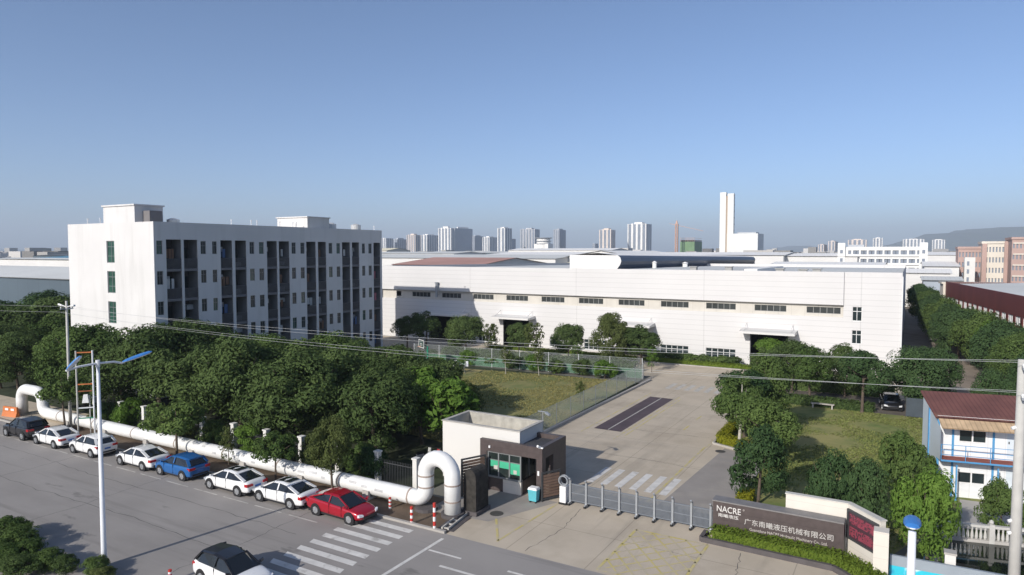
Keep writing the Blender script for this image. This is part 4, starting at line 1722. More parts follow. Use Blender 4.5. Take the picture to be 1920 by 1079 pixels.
def put_text(txt, name, m, parent, loc, width, height, rot=(R_(90), 0, 0)):
    me = text_mesh(txt, 1.0)
    if not me.vertices:
        return None
    xs = [v.co.x for v in me.vertices]
    ys = [v.co.y for v in me.vertices]
    zs = [v.co.z for v in me.vertices]
    sx = width / (max(xs) - min(xs))
    sy = height / (max(ys) - min(ys))
    for v in me.vertices:
        v.co = ((v.co.x - min(xs)) * sx, (v.co.y - min(ys)) * sy, (v.co.z - min(zs)) * .8)
    me.materials.clear()
    me.materials.append(m)
    return link(me, name, parent, loc, rot)


letter = mat('sign_letters', (.68, .66, .63), .4, .03)
letter2 = mat('sign_small_letters', (.50, .46, .42), .5, .05)


def sign():
    t = thing('sign_wall', 'dark granite entrance wall with white company lettering beside the gate', 'sign', (-9.2, 38.3, 0))
    m = MB()
    m.box(0, 6.65, 0, .75, 0, 2.0)
    m.build('wall', darkstone, t)
    m = MB()
    m.box(-.04, 6.66, -.04, .8, 2.003, 2.07)
    m.build('coping', mat('grey_granite', (.20, .19, .185), .6, .12, 2), t)
    put_text('NACRE', 'lettering', letter, t, (.22, -.0, 1.46), 1.3, .34)
    put_text('®', 'lettering', letter2, t, (1.62, -.0, 1.72), .1, .1)
    put_text('南曦液压', 'lettering', letter, t, (.3, -.0, 1.17), 1.1, .2)
    put_text('广东南曦液压机械有限公司', 'lettering', mat('sign_company_letters', (.52, .50, .47), .45, .05), t, (1.72, -.0, 1.0), 4.45, .34)
    put_text('Guangdong NACRE Hydraulic Machinery Co., Ltd.', 'lettering', letter2, t, (2.0, -.0, .66), 3.9, .2)
    # pale tiled screen wall behind
    t = thing('screen_wall', 'pale stone wall rising behind the dark sign and turning to carry the red screen', 'wall', (-5.5, 39.2, 0))
    m = MB()
    A = [(0, 0), (3.05, 0), (4.62, -1.75), (4.62 + .22, -1.55), (3.15, .25), (0, .25)]
    m.prism(A, 0, 2.78)
    m.build('wall', wstone, t)
    m = MB()
    m.prism([(-.04, -.04), (3.06, -.04), (4.6, -1.82), (4.9, -1.55), (3.18, .3), (-.04, .3)], 2.783, 2.84)
    m.build('coping', mat('pale_coping', (.55, .53, .48)), t)
    m = MB()
    m.box(4.35, 5.0, -2.55, -1.85, 0, 2.55)
    m.build('end_pier', wstone, t)
    # LED panel on the angled wing
    p, q = Vector((3.05, 0, 0)), Vector((4.62, -1.75, 0))
    d = (q - p).normalized()
    n = Vector((d.y, -d.x, 0))
    if n.y > 0:
        n = -n
    t2 = thing('led_screen', 'red LED message screen in a dark frame on the angled pale wall', 'screen', (-5.5 + (p.x + q.x) / 2, 39.2 + (p.y + q.y) / 2, 0), math.atan2(d.y, d.x))
    hw = 1.1
    m = MB()
    for x0, x1, z0, z1 in ((-hw, hw, 1.05, 1.15), (-hw, hw, 2.5, 2.6), (-hw, -hw + .1, 1.15, 2.5), (hw - .1, hw, 1.15, 2.5)):
        m.box(x0, x1, -.12, -.005, z0, z1)
    m.build('frame', darkgrey, t2)
    m = MB()
    m.box(-hw + .1, hw - .1, -.06, -.004, 1.15, 2.5)
    m.build('panel', ledbase, t2)
    led = mat('led_red', (.33, .06, .09), .5, .25, 6)
    rnd = random.Random(3)
    for zr in (1.25, 1.9):
        m = MB()
        for i in range(26):
            for j in range(7):
                if rnd.random() < .78:
                    x = -hw + .17 + i * .0725
                    z = zr + j * .07
                    m.box(x, x + .055, -.066, -.0605, z, z + .053)
        m.build('led_row', led, t2)


sign()

# hoarding, pillar and balustrade at the lower right
t = thing('hoarding', 'low hoarding with a grey-blue top rail and a cyan printed banner at the lower right', 'hoarding', (-.45, 37.5, 0), R_(2))
m = MB()
m.box(0, 9, -.05, .1, .72, 1.22)
m.build('top_rail', greymetal, t)
m = MB()
m.box(0, 9, -.03, .05, 0, .716)
m.build('banner', cyan, t)
m = MB()
for k in range(6):
    m.box(k * 1.7 + .1, k * 1.7 + .16, .11, .17, 0, 1.2)
m.build('stay_posts', steel, t)
t = thing('pillar', 'white square pillar with a grey cap behind the blue hoarding', 'pillar', (2.05, 38.1, 0))
m = MB()
m.box(-.22, .22, -.22, .22, 0, 1.6)
m.build('shaft', white, t)
m = MB()
m.box(-.26, .26, -.26, .26, 1.603, 1.7)
m.build('cap', conc, t)

pale_stone = mat('pale_balustrade_stone', (.50, .49, .46), .8, .1, 1.5)
t = thing('balustrade', 'white balustrade with turned balusters along the dark pond', 'balustrade', (1.4, 44.2, 0), R_(14))
m = MB()
m.box(0, 9, -.12, .12, .86, 1.0)
m.build('top_rail', pale_stone, t)
m = MB()
m.box(0, 9, -.14, .14, -.1, .18)
m.build('plinth', conc, t)
m = MB()
m.tube([(0, 0, .18), (0, 0, .3), (0, 0, .45), (0, 0, .65), (0, 0, .86)], [.05, .085, .075, .045, .06], 8)
me = m.mesh('baluster', pale_stone)
for k in range(42):
    if k % 14 != 13:
        link(me, 'baluster', t, (.15 + k * .21, 0, 0))
for x in (0, 2.95, 5.9, 8.85):
    m = MB()
    m.box(x - .13, x + .13, -.15, .15, 0, 1.08)
    o = m.build('post', pale_stone, t)
    m = MB()
    m.tube([(x, 0, 1.08), (x, 0, 1.16), (x, 0, 1.26), (x, 0, 1.32)], [.06, .12, .1, .02], 10)
    m.build('finial', pale_stone, o)


# ---- street lamps
def lamp_head(parent, loc, dirv, length, wd):
    d = Vector(dirv).normalized()
    side = d.cross(Vector((0, 0, 1)))
    if side.length < .2:
        side = Vector((.86, .5, 0))
    side.normalize()
    up = side.cross(d)
    if up.dot(Vector((.35, -.5, .8))) < 0:
        up = -up
        side = -side
    st = [(0, .35), (.12, .8), (.35, 1), (.7, 1), (.92, .75), (1, .3)]

    def ring(k, s_, top):
        c = Vector(loc) + d * (length * k)
        out = []
        for a in ([0, 30, 60, 90, 120, 150, 180] if top else [180, 225, 270, 315, 360]):
            r = R_(a)
            out.append(c + side * (math.cos(r) * wd / 2 * s_) + up * (math.sin(r) * (.10 if top else .08) * s_))
        return out
    m = MB()
    m.loft([ring(k, s_, True) for k, s_ in st], True, True)
    o = m.build('lamp_cover', bluelamp, parent)
    m = MB()
    m.loft([ring(k, s_, False) for k, s_ in st], True, True)
    m.build('lamp_glass', wpole, o)


def street_lamp(label, x, y, h, heads, double=True):
    t = thing('street_lamp', label, 'street lamp', (x, y, 0))
    m = MB()
    m.tube([(0, 0, 0), (0, 0, .9), (0, 0, h)], [.15, .13, .075], 12)
    m.tube([(0, 0, 0), (0, 0, .06)], .24, 12)
    m.build('pole', wpole, t, True)
    m = MB()
    m.tube([(0, -1.5, h - .1), (0, -.9, h + .02), (0, 0, h + .06), (0, .8, h + .02), (0, 1.2, h - .1), (0, 1.35, h - .06)], .055, 8)
    if double:
        m.build('arm', wpole, t, True)
        m = MB()
        m.tube([(0, 0, h - .12), (0, 0, h + .22)], .1, 10)
        m.build('finial', wpole, t)
    for loc, dv, ln in heads:
        lamp_head(t, loc, dv, ln, .40 if double else .34)


street_lamp('white street lamp with two blue heads, standing on the near side of the street', -35.0, 18.9, 10.35,
            [((0, -1.45, 10.28), (.5, .35, .62), .95), ((0, 1.25, 10.3), (.28, 1, .3), 1.45)])
street_lamp('white street lamp seen end-on with one blue head, before the hoarding at lower right', .2, 16.4, 10.12,
            [((0, .05, 10.17), (0, 1, -.02), .72)], False)


def utility_pole(label, x, y, h, r, arms):
    t = thing('utility_pole', label, 'utility pole', (x, y, 0))
    m = MB()
    m.tube([(0, 0, 0), (0, 0, h)], [r * 1.2, r * .8], 12)
    m.build('pole', polec, t, True)
    for z in arms:
        m = MB()
        m.box(-.04, .04, -.55, .55, z - .05, z + .05)
        o = m.build('cross_arm', steel, t)
        for yy in (-.48, .48):
            m = MB()
            m.tube([(0, yy, z + .05), (0, yy, z + .14), (0, yy, z + .2)], [.04, .06, .03], 8)
            m.build('insulator', wframe, o)
    return t


pr = utility_pole('thick concrete utility pole at the right picture edge', 4.0, 33.6, 11.7, .19, (11.4, 10.2))
for z in (4.6, 5.1, 8.9):
    m = MB()
    m.tube([(-.28, -.1, z), (-.05, 0, z + .1)], .07, 8)
    m.build('bracket', wframe, pr)
pl = utility_pole('slim concrete pole with two small lamp arms, left in front of the trees', -64.9, 32.5, 11.6, .12, (10.9,))
for s_ in (-1, 1):
    m = MB()
    m.tube([(0, 0, 11.05), (.5 * s_, 0, 11.15), (.95 * s_, 0, 11.2)], .04, 6)
    m.tube([(.75 * s_, 0, 11.16), (1.3 * s_, 0, 11.24)], [.07, .1], 8)
    m.build('lamp_arm', wframe, pl)


def wire(label, p, q, sag, r=.0075):
    m = MB()
    pts = []
    for k in range(33):
        s_ = k / 32
        pts.append((p[0] + (q[0] - p[0]) * s_, p[1] + (q[1] - p[1]) * s_, p[2] + (q[2] - p[2]) * s_ - sag * 4 * s_ * (1 - s_)))
    m.tube(pts, r, 5)
    o = m.build('power_line', wirem)
    tag(o, label, 'power line', 'wires strung between the utility poles')


wire('uppermost power line crossing the scene between the two utility poles', (-64.9, 32.0, 11.1), (4.0, 33.1, 11.65), .62)
wire('power line just under the uppermost one, crossing the factory front', (-64.9, 33.0, 11.05), (4.0, 34.1, 11.6), .95)
wire('third power line down, running past the right hand trees', (-64.9, 32.0, 10.6), (4.0, 33.1, 10.45), .62)
wire('lowest power line, running past the right hand trees', (-64.9, 33.0, 10.4), (4.0, 34.1, 10.35), .85)
wire('power line leaving the slim pole towards the left picture edge', (-130, 33, 11.2), (-64.9, 32.5, 11.1), .6)
wire('lower power line leaving the slim pole towards the left picture edge', (-130, 33, 10.3), (-64.9, 32.5, 10.6), .6)

# slim ladder-like mast frame beside the slim pole
t = thing('pole_frame', 'ladder-like frame of two slim posts with orange cross bars beside the white pipe', 'pole frame', (-61.5, 31.4, 0), R_(48))
for x, mm in ((0, polec), (1.25, wpole)):
    m = MB()
    m.tube([(x, 0, 0), (x, 0, 7.5)], .07, 8)
    m.build('post', mm, t)
m = MB()
m.tube([(.9, .15, 0), (.9, .15, 3.6)], .05, 6)
m.build('post', mat('striped_post', (.45, .44, .42), .8, .2, 3), t)
for z, mm in ((7.3, orange), (4.55, orange), (3.95, rust), (2.5, wpole), (1.6, greenpaint)):
    m = MB()
    m.box(.075, 1.175, -.04, .04, z, z + .09)
    m.build('cross_bar', mm, t)
m = MB()
m.loft([[(.4, -.2, 3.0), (.9, -.2, 3.0), (.9, .2, 3.0), (.4, .2, 3.0)], [(.5, -.12, 3.7), (.8, -.12, 3.7), (.8, .12, 3.7), (.5, .12, 3.7)]])
m.build('junction_box', wframe, t)


# ---- bollards and pale channel frame
def bollard(label, x, y, h):
    t = thing('striped_bollard', label, 'bollard', (x, y, 0), 0, 'red and white bollards at the pavement corner')
    wm = MB()
    rm = MB()
    n = 6
    for k in range(n):
        (rm if k % 2 else wm).tube([(0, 0, h * k / n + .001), (0, 0, h * (k + 1) / n)], .085, 10)
    wm.build('white_bands', wframe, t)
    rm.build('red_bands', red, t)


bollard('shorter red and white striped bollard left of the pipe loop, near the red car', -24.9, 31.05, 1.05)
bollard('taller red and white striped bollard standing in front of the pipe loop', -23.2, 31.0, 1.6)
bollard('small red and white bollard behind the bonnet of the red car', -27.6, 32.3, .7)
bollard('red topped bollard at the bottom edge left of the white car with the black roof', -30.6, 19.6, .6)
t = thing('channel_frame', 'low pale steel channel frame lying on the paving by the taller bollard', 'steel frame', (-22.9, 31.3, 0), R_(8))
m = MB()
for y in (.1, .75):
    m.box(0, .12, y - .1, 3.0 + y, .03, .14) if False else m.box(-.1 + y * .6, .0 + y * .6, 0, 2.6, .03, .14)
for k in range(5):
    m.box(-.04, .36, .1 + k * .6, .18 + k * .6, .03, .1)
m.build('channel', wpaint2, t)
m = MB()
m.box(-.3, .8, -.1, 2.7, 0, .028)
m.build('shadow_plate', darkkerb, t)  # dark plate drawn in place of the shadow lines at the frame

# orange barrier at the far left
t = thing('orange_barrier', 'orange plastic barrier at the left picture edge by the side road', 'barrier', (-75.1, 32.2, 0), R_(10))
m = MB()
m.loft([[(-1, -.25, 0), (1, -.25, 0), (1, .25, 0), (-1, .25, 0)], [(-1, -.1, .45), (1, -.1, .45), (1, .1, .45), (-1, .1, .45)], [(-.95, -.08, .95), (.95, -.08, .95), (.95, .08, .95), (-.95, .08, .95)]])
m.build('barrier_body', orange, t)
m = MB()
for x in (-.6, .2):
    m.box(x, x + .45, -.13, .13, .6, .8)
m.build('reflector', wframe, t)

# ---- perimeter fence between wood and verge
t = thing('perimeter_fence', 'dark iron fence with white pillars in the shade behind the white pipe', 'fence', (-50, 35.3, 0))
xs = [-66, -61.8, -58.2, -54.2, -50.1, -46.2, -42.4, -38.6, -34.9, -31.2, -27.9]
for x in xs:
    m = MB()
    m.box(x + 50 - .17, x + 50 + .17, -.17, .17, 0, 2.25)
    m.box(x + 50 - .22, x + 50 + .22, -.22, .22, 2.25, 2.36)
    m.build('pillar', white, t)
for a, b in zip(xs[:-1], xs[1:]):
    if a in (-34.9,):
        continue
    m = MB()
    for z in (.3, 1.6):
        m.box(a + 50 + .18, b + 50 - .18, -.02, .02, z, z + .05)
    k = a + 50.3
    while k < b + 49.7:
        m.box(k, k + .025, -.012, .012, .05, 1.85)
        k += .14
    m.build('railing', darkgrey, t)


# ---- chain-link fences round the lawn
def chainlink(label, p, q, h, step, mesh_mat, post_mat, extra=None):
    p, q = Vector(p), Vector(q)
    L = (q - p).length
    t = thing('chainlink_fence', label, 'fence', (p.x, p.y, 0), math.atan2((q - p).y, (q - p).x))
    n = max(1, round(L / step))
    for k in range(n + 1):
        m = MB()
        m.tube([(L * k / n, 0, 0), (L * k / n, 0, h + .05)], .032, 6)
        m.build('post', post_mat, t)
    for k in range(n):
        a = L * k / n
        wd = L / n
        m = MB()
        m.box(a, a + wd, -.012, .012, h - .03, h)
        m.box(a, a + wd, -.012, .012, .08, .11)
        s = .17
        i = 0
        while i * s < wd + h:
            x0 = i * s
            # rising and falling diagonals clipped to the bay
            xa, za = (x0, .1) if x0 <= wd else (wd, .1 + x0 - wd)
            xb, zb = (x0 - (h - .1), h) if x0 - (h - .1) >= 0 else (0, .1 + x0)
            if zb > za + .02:
                m.bar((a + xa, 0, za), (a + xb, 0, zb), .012, .012)
                m.bar((a + wd - xa, .005, za), (a + wd - xb, .005, zb), .012, .012)
            i += 1
        m.build('mesh_panel', mesh_mat, t)
    if extra:
        for k in range(n):
            m = MB()
            m.box(L * k / n + .04, L * (k + 1) / n - .04, .015, .025, .1, extra)
            m.build('green_screen', greenmesh, t)
    return t


chainlink('chain-link fence along the left edge of the driveway beside the dry lawn', (-27.5, 43.2), (-28.4, 81.5), 2.0, 3.2, chain, steel)
chainlink('tall chain-link fence with green screening across the far end of the dry lawn', (-62, 78.2), (-28.6, 81.6), 2.6, 4.2, chain, wpole, 1.3)

# ---- basketball hoop
t = thing('basketball_hoop', 'green basketball stand with a white-edged clear board behind the wood', 'basketball hoop', (-55.9, 73.4, 0), R_(-30))
m = MB()
m.tube([(0, 0, 0), (0, 0, 3.2)], .12, 8)
m.bar((0, 0, 3.15), (-.7, -.6, 3.6), .1, .1)
m.bar((0, 0, 2.6), (-.7, -.6, 3.2), .07, .07)
m.build('stand', greenpaint, t)
m = MB()
for x0, x1, z0, z1 in ((-1.6, .2, 3.0, 3.08), (-1.6, .2, 4.0, 4.08), (-1.6, -1.52, 3.08, 4.0), (.12, .2, 3.08, 4.0), (-.95, -.9, 3.2, 3.6), (-.5, -.45, 3.2, 3.6), (-.9, -.5, 3.55, 3.6)):
    m.box(x0, x1, -.64, -.6, z0, z1)
m.build('board_frame', wframe, t)
m = MB()
m.box(-1.55, .15, -.615, -.605, 3.05, 4.03)
m.build('board', mat('tinted_board', (.06, .09, .08), .2, .1), t)
m = MB()
m.tube([(-.7 + .23 * math.cos(R_(a)), -.9 + .23 * math.sin(R_(a)), 3.2) for a in range(0, 361, 30)], .02, 5, False)
m.build('rim', orange, t)

# white folding racks at the far left of the lawn
t = thing('drying_rack', 'jumble of white folding racks at the far left corner of the dry lawn', 'rack', (-51.2, 72.6, 0))
m = MB()
rnd = random.Random(11)
for k in range(9):
    x, y = rnd.uniform(-1.8, 1.8), rnd.uniform(-.8, .8)
    a = rnd.uniform(0, 3.1)
    z = rnd.uniform(.9, 1.7)
    dx, dy = math.cos(a) * .7, math.sin(a) * .5
    m.bar((x - dx, y - dy, z - .25), (x + dx, y + dy, z + .25), .3, .04)
m.build('white_boards', wframe, t)
m = MB()
for x in (-1.6, -.5, .6, 1.6):
    m.bar((x, -.6, 0), (x + .3, .4, 1.5), .05, .05)
    m.bar((x, .6, 0), (x + .3, -.4, 1.5), .05, .05)
m.build('legs', steel, t)


# ---- motor scooters in the shade behind the pipe
def scooter(x, y, rz, c, label):
    t = thing('motor_scooter', label, 'scooter', (x, y, 0), rz, 'scooters parked in the shade left of the guardhouse')
    m = MB()
    m.loft([[(-.75, -.1, .45), (-.75, .1, .45), (-.75, .1, .7), (-.75, -.1, .7)], [(-.2, -.17, .35), (-.2, .17, .35), (-.2, .17, .68), (-.2, -.17, .68)], [(.2, -.15, .25), (.2, .15, .25), (.2, .15, .33), (.2, -.15, .33)], [(.45, -.17, .3), (.45, .17, .3), (.5, .17, .42), (.5, -.17, .42)], [(.62, -.14, .9), (.62, .14, .9), (.55, .14, .95), (.55, -.14, .95)]])
    m.build('body', c, t)
    m = MB()
    m.loft([[(-.75, -.13, .7), (-.75, .13, .7), (-.75, .13, .78), (-.75, -.13, .78)], [(-.1, -.14, .68), (-.1, .14, .68), (-.1, .12, .78), (-.1, -.12, .78)]])
    m.build('seat', trim, t)
    m = MB()
    m.tube([(.5, -.33, 1.02), (.58, 0, 1.0), (.5, .33, 1.02)], .025, 6)
    m.build('handlebar', trim, t)
    for xx in (-.62, .68):
        m = MB()
        m.tube([(xx, -.05, .23), (xx, .05, .23)], .23, 14)
        m.build('wheel', rubber, t)
    m = MB()
    m.box(.6, .66, -.09, .09, .78, .92)
    m.build('headlight', chrome, t)


for k, (c, n_) in enumerate((((.5, .5, .48), 'white'), ((.4, .03, .03), 'red'), ((.05, .05, .06), 'black'), ((.08, .15, .35), 'blue'))):
    scooter(-31.6 + k * .9, 41.0, R_(80 + k * 6), carpaint('scooter_' + n_, c), n_ + ' motor scooter in the row parked in the shade left of the guardhouse')


# ================================================================== CARS
def car_meshes(kind):
    if kind == 'sedan':
        L, W, Hh = 4.65, 1.80, 1.45
        st = [(-2.32, .64, .42, .70), (-2.26, .95, .28, .80), (-2.05, 1.03, .24, .86), (-1.55, 1.05, .22, .895), (-.6, 1.0, .2, .90), (.4, .97, .2, .90), (1.15, .92, .2, .895), (1.75, .84, .22, .865), (2.12, .72, .26, .77), (2.3, .56, .36, .58)]
        cab = [(-1.98, 1.03), (-.92, 1.37), (-.3, 1.45), (.3, 1.42), (1.38, .92)]
        bp = -.22
    elif kind == 'hatch':
        L, W, Hh = 4.25, 1.76, 1.55
        st = [(-2.12, .64, .42, .72), (-2.08, 1.0, .28, .82), (-1.9, 1.06, .24, .86), (-1.4, 1.06, .22, .88), (-.5, 1.03, .2, .885), (.4, 1.0, .2, .885), (1.1, .98, .2, .88), (1.65, .9, .22, .86), (1.98, .78, .26, .79), (2.12, .6, .36, .66)]
        cab = [(-2.0, 1.06), (-1.55, 1.48), (-.6, 1.55), (.15, 1.5), (1.12, .98)]
        bp = -.3
    else:
        L, W, Hh = 4.6, 1.88, 1.72
        st = [(-2.3, .7, .5, .76), (-2.26, 1.08, .36, .86), (-2.05, 1.15, .32, .9), (-1.5, 1.16, .3, .93), (-.5, 1.13, .28, .94), (.45, 1.1, .28, .94), (1.15, 1.08, .28, .93), (1.8, 1.0, .3, .91), (2.15, .88, .34, .84), (2.3, .7, .44, .72)]
        cab = [(-2.15, 1.15), (-1.75, 1.62), (-.6, 1.71), (.25, 1.66), (1.15, 1.07)]
        bp = -.35
    r = {}
    m = MB()
    rings = []
    for x, zt, zb, hw in st:
        h = [(hw * .82, zb), (hw * .97, zb + .1), (hw, zb + (zt - zb) * .5), (hw * .975, zt - .12), (hw * .88, zt - .02), (hw * .45, zt + .015)]
        rings.append([(x, y, z) for y, z in h] + [(x, -y, z) for y, z in h[::-1]])
    m.loft(rings)
    r['body'] = m
    wb = W / 2 * .93
    wt = W / 2 * .70
    m = MB()
    rings = []
    for i, (x, z) in enumerate(cab):
        if i in (0, 4):
            ww = wb * (.86 if i == 0 else .9)
            rings.append([(x, ww, z - .04), (x, ww * .98, z), (x, ww * .6, z + .012), (x, -ww * .6, z + .012), (x, -ww * .98, z), (x, -ww, z - .04)])
        else:
            ww = wt * (1.0 if i == 2 else .95)
            rings.append([(x, wb * .985, cab[0][1] - .05 if i < 3 else cab[4][1]), (x, ww, z - .05), (x, ww * .8, z), (x, -ww * .8, z), (x, -ww, z - .05), (x, -wb * .985, cab[0][1] - .05 if i < 3 else cab[4][1])])
    m.loft(rings, False, False)
    r['windows'] = m
    m = MB()
    rr = []
    for (x, z), k in ((cab[1], .95), (cab[2], 1.0), (cab[3], .95)):
        ww = wt * k + .012
        if x == cab[1][0]:
            x -= .12
            z -= .03
        if x == cab[3][0]:
            x += .1
            z -= .035
        rr.append([(x, ww, z - .07), (x, ww, z - .03), (x, ww * .8, z + .02), (x, 0, z + .035), (x, -ww * .8, z + .02), (x, -ww, z - .03), (x, -ww, z - .07)])
    m.loft(rr)
    for s_ in (-1, 1):
        m.bar((cab[4][0] - .03, s_ * wb * .9, cab[4][1] - .01), (cab[3][0] + .05, s_ * wt * .955, cab[3][1] - .03), .07, .06)
        m.bar((cab[0][0] + .05, s_ * wb * .86, cab[0][1] - .01), (cab[1][0], s_ * wt * .955, cab[1][1] - .03), .2, .07)
        m.bar((bp, s_ * (wb + .0), cab[2][1] * .70), (bp + .02, s_ * (wt + .015), cab[2][1] - .05), .09, .03)
    r['roof'] = m
    wr = .335 if kind != 'suv' else .37
    xa = (L / 2 - .87, -L / 2 + .98 - (.15 if kind == 'hatch' else 0))
    m = MB()
    for x in xa:
        for s_ in (-1, 1):
            m.tube([(x, s_ * (W / 2 - .3), wr), (x, s_ * (W / 2 + .006), wr)], wr + .075, 20)
    m.box(-L / 2 + .25, L / 2 - .25, -W / 2 * .9, W / 2 * .9, .16, .3)
    m.box(L / 2 - .1, L / 2 + .0, -.5, .5, .34, .5)
    m.box(-L / 2 - .0, -L / 2 + .1, -.6, .6, .36, .48)
    for s_ in (-1, 1):
        for x in (bp + .02, bp + 1.05):
            m.box(x, x + .012, s_ * W / 2 * .955, s_ * (W / 2 + .004), .36, cab[2][1] * .66)
    r['trim'] = m
    m = MB()
    prof = [(.0, .55), (.0, .82), (.02, .95), (.06, 1), (.16, 1), (.2, .95), (.22, .8), (.22, .55)]
    m.loft([[(math.cos(2 * math.pi * k / 20) * wr * q, dy - .11, math.sin(2 * math.pi * k / 20) * wr * q) for k in range(20)] for dy, q in prof])
    r['wheel'] = m
    m = MB()
    m.tube([(0, -.113, 0), (0, -.07, 0)], wr * .62, 16)
    for k in range(5):
        a = 2 * math.pi * k / 5
        m.bar((0, -.12, 0), (math.cos(a) * wr * .62, -.118, math.sin(a) * wr * .62), .07, .03)
    r['rim'] = m
    r['dims'] = (L, W, cab, wr, xa, st)
    return r


CARM = {}


def car(label, kind, x, y, yaw, paint, roofm=None, cat='car', sunroof=False, glassm=None):
    if kind not in CARM:
        g = car_meshes(kind)
        CARM[kind] = {'dims': g['dims'], 'wheel': g['wheel'].mesh('wheel', rubber), 'rim': g['rim'].mesh('rim', alloy), 'trim': g['trim'].mesh('trim', trim), 'windows': g['windows'].mesh('windows', carglass), 'g': g}
    c = CARM[kind]
    L, W, cab, wr, xa, st = c['dims']
    t = thing('parked_car', label, cat, (x, y, .004), yaw, 'cars parked along the street kerb')
    b = c['g']['body'].build('body', paint, t, True)
    sub = b.modifiers.new('smooth', 'SUBSURF')
    sub.levels = sub.render_levels = 2
    link(c['windows'], 'windows', t)
    c['g']['roof'].build('roof', roofm or paint, t)
    link(c['trim'], 'trim', t)
    for xx in xa:
        for s_ in (1, -1):
            o = link(c['wheel'], 'wheel', t, (xx, s_ * (W / 2 - .1), wr), (0, 0, 0 if s_ < 0 else math.pi))
            link(c['rim'], 'rim', o)
    for s_ in (1, -1):
        zf = st[-2][1]
        m = MB()
        m.loft([[(L / 2 - .24, s_ * W * .30, zf - .06), (L / 2 - .24, s_ * W * .455, zf - .04), (L / 2 - .24, s_ * W * .455, zf - .2), (L / 2 - .24, s_ * W * .3, zf - .2)],
                [(L / 2 - .045, s_ * W * .28, zf - .09), (L / 2 - .13, s_ * W * .43, zf - .07), (L / 2 - .13, s_ * W * .43, zf - .2), (L / 2 - .04, s_ * W * .28, zf - .2)]])
        m.build('headlight', chrome, t)
        zr = st[1][1]
        m = MB()
        m.loft([[(-L / 2 + .3, s_ * W * .3, zr - .04), (-L / 2 + .3, s_ * W * .475, zr - .06), (-L / 2 + .3, s_ * W * .475, zr - .24), (-L / 2 + .3, s_ * W * .3, zr - .22)],
                [(-L / 2 - .012, s_ * W * .22, zr - .08), (-L / 2 + .05, s_ * W * .46, zr - .08), (-L / 2 + .05, s_ * W * .46, zr - .25), (-L / 2 - .015, s_ * W * .22, zr - .22)]])
        m.build('tail_light', tail, t)
        m = MB()
        m.loft([[(cab[4][0] - .25, s_ * W * .47, cab[4][1] + .03), (cab[4][0] - .1, s_ * W * .47, cab[4][1] + .03), (cab[4][0] - .1, s_ * W * .47, cab[4][1] + .13), (cab[4][0] - .25, s_ * W * .47, cab[4][1] + .13)],
                [(cab[4][0] - .25, s_ * W * .57, cab[4][1] + .05), (cab[4][0] - .16, s_ * W * .57, cab[4][1] + .05), (cab[4][0] - .16, s_ * W * .57, cab[4][1] + .17), (cab[4][0] - .25, s_ * W * .57, cab[4][1] + .17)]])
        m.build('wing_mirror', roofm or paint, t)
    m = MB()
    m.box(-L / 2 - .02, -L / 2 + .03, -.22, .22, .62, .74)
    m.build('licence_plate', plate, t)
    if sunroof:
        m = MB()
        (x1, z1), (x0, z0) = cab[2], cab[3]
        m.loft([[(x1 - .45, -.42, z1 + .02), (x1 - .45, .42, z1 + .02), (x1 - .45, .42, z1 + .04), (x1 - .45, -.42, z1 + .04)], [(x0 - .05, -.42, z0 + .012), (x0 - .05, .42, z0 + .012), (x0 - .05, .42, z0 + .034), (x0 - .05, -.42, z0 + .034)]])
        m.build('sunroof', carglass, t)
    return t


pwhite = carpaint('car_white', (.76, .76, .75))
pblack = carpaint('car_black', (.012, .012, .014))
pblue = carpaint('car_blue', (.012, .10, .30))
pred = carpaint('car_red', (.36, .008, .022), .2)
pgrey = carpaint('car_grey', (.22, .23, .25), .4)
PI = math.pi
car('black parked estate car at the left end of the kerbside row', 'suv', -65.9, 29.35, PI, pblack)
car('white parked saloon next to the black car, second in the kerbside row', 'sedan', -61.0, 29.4, PI, pwhite)
car('white parked hatchback with dark rear window, third in the kerbside row behind the lamp post', 'hatch', -55.85, 29.55, PI, pwhite)
car('white parked saloon directly in front of the blue car', 'sedan', -49.35, 29.7, PI, pwhite)
car('blue parked hatchback between two white saloons', 'hatch', -44.8, 29.8, PI, pblue)
car('white parked saloon directly behind the blue car', 'sedan', -38.95, 29.75, PI, pwhite, sunroof=True)
car('white parked saloon with a black sunroof and dark wheels, next to the red car', 'sedan', -34.2, 29.9, PI, pwhite, sunroof=True)
car('red parked saloon facing the crossing at the end of the row', 'sedan', -29.4, 30.0, R_(-2), pred)
car('white car with a black roof at the bottom edge in front of the crossing', 'hatch', -27.75, 21.0, R_(-3), pwhite, roofm=pblack)
car('white car only its roof showing at the bottom edge beside the crossing', 'sedan', -22.9, 20.3, 0, pwhite, sunroof=True)
car('dark car parked in tree shade at the back of the right lawn', 'sedan', -1.3, 79.6, R_(-83), pblack)
car('small white van parked under the trees on the lane beside the factory', 'suv', 4.4, 143, R_(90), pwhite, cat='van')

# dark fence panel behind the right lawn
t = thing('sheet_fence', 'dark sheet metal fence panel beside the site cabin roof', 'fence', (.1, 75.6, 0), R_(3))
m = MB()
for k in range(10):
    m.box(k * .42, k * .42 + .2, -.02, .02, .1, 1.9)
    m.box(k * .42 + .2, k * .42 + .42, .0, .04, .1, 1.9)
m.build('sheet', mat('dark_blue_sheet', (.05, .065, .08), .6, .15), t)
m = MB()
for x in (0, 2.1, 4.2):
    m.box(x - .05, x + .05, .05, .15, 0, 2.0)
m.build('post', darkgrey, t)
t = thing('garden_bench', 'low pale bench at the far edge of the right lawn', 'bench', (-7.3, 75.6, 0))
m = MB()
m.box(-1.1, 1.1, -.2, .2, .42, .5)
m.build('seat', barkw, t)
for x in (-.9, .9):
    m = MB()
    m.box(x - .06, x + .06, -.16, .16, 0, .417)
    m.build('leg', conc, t)


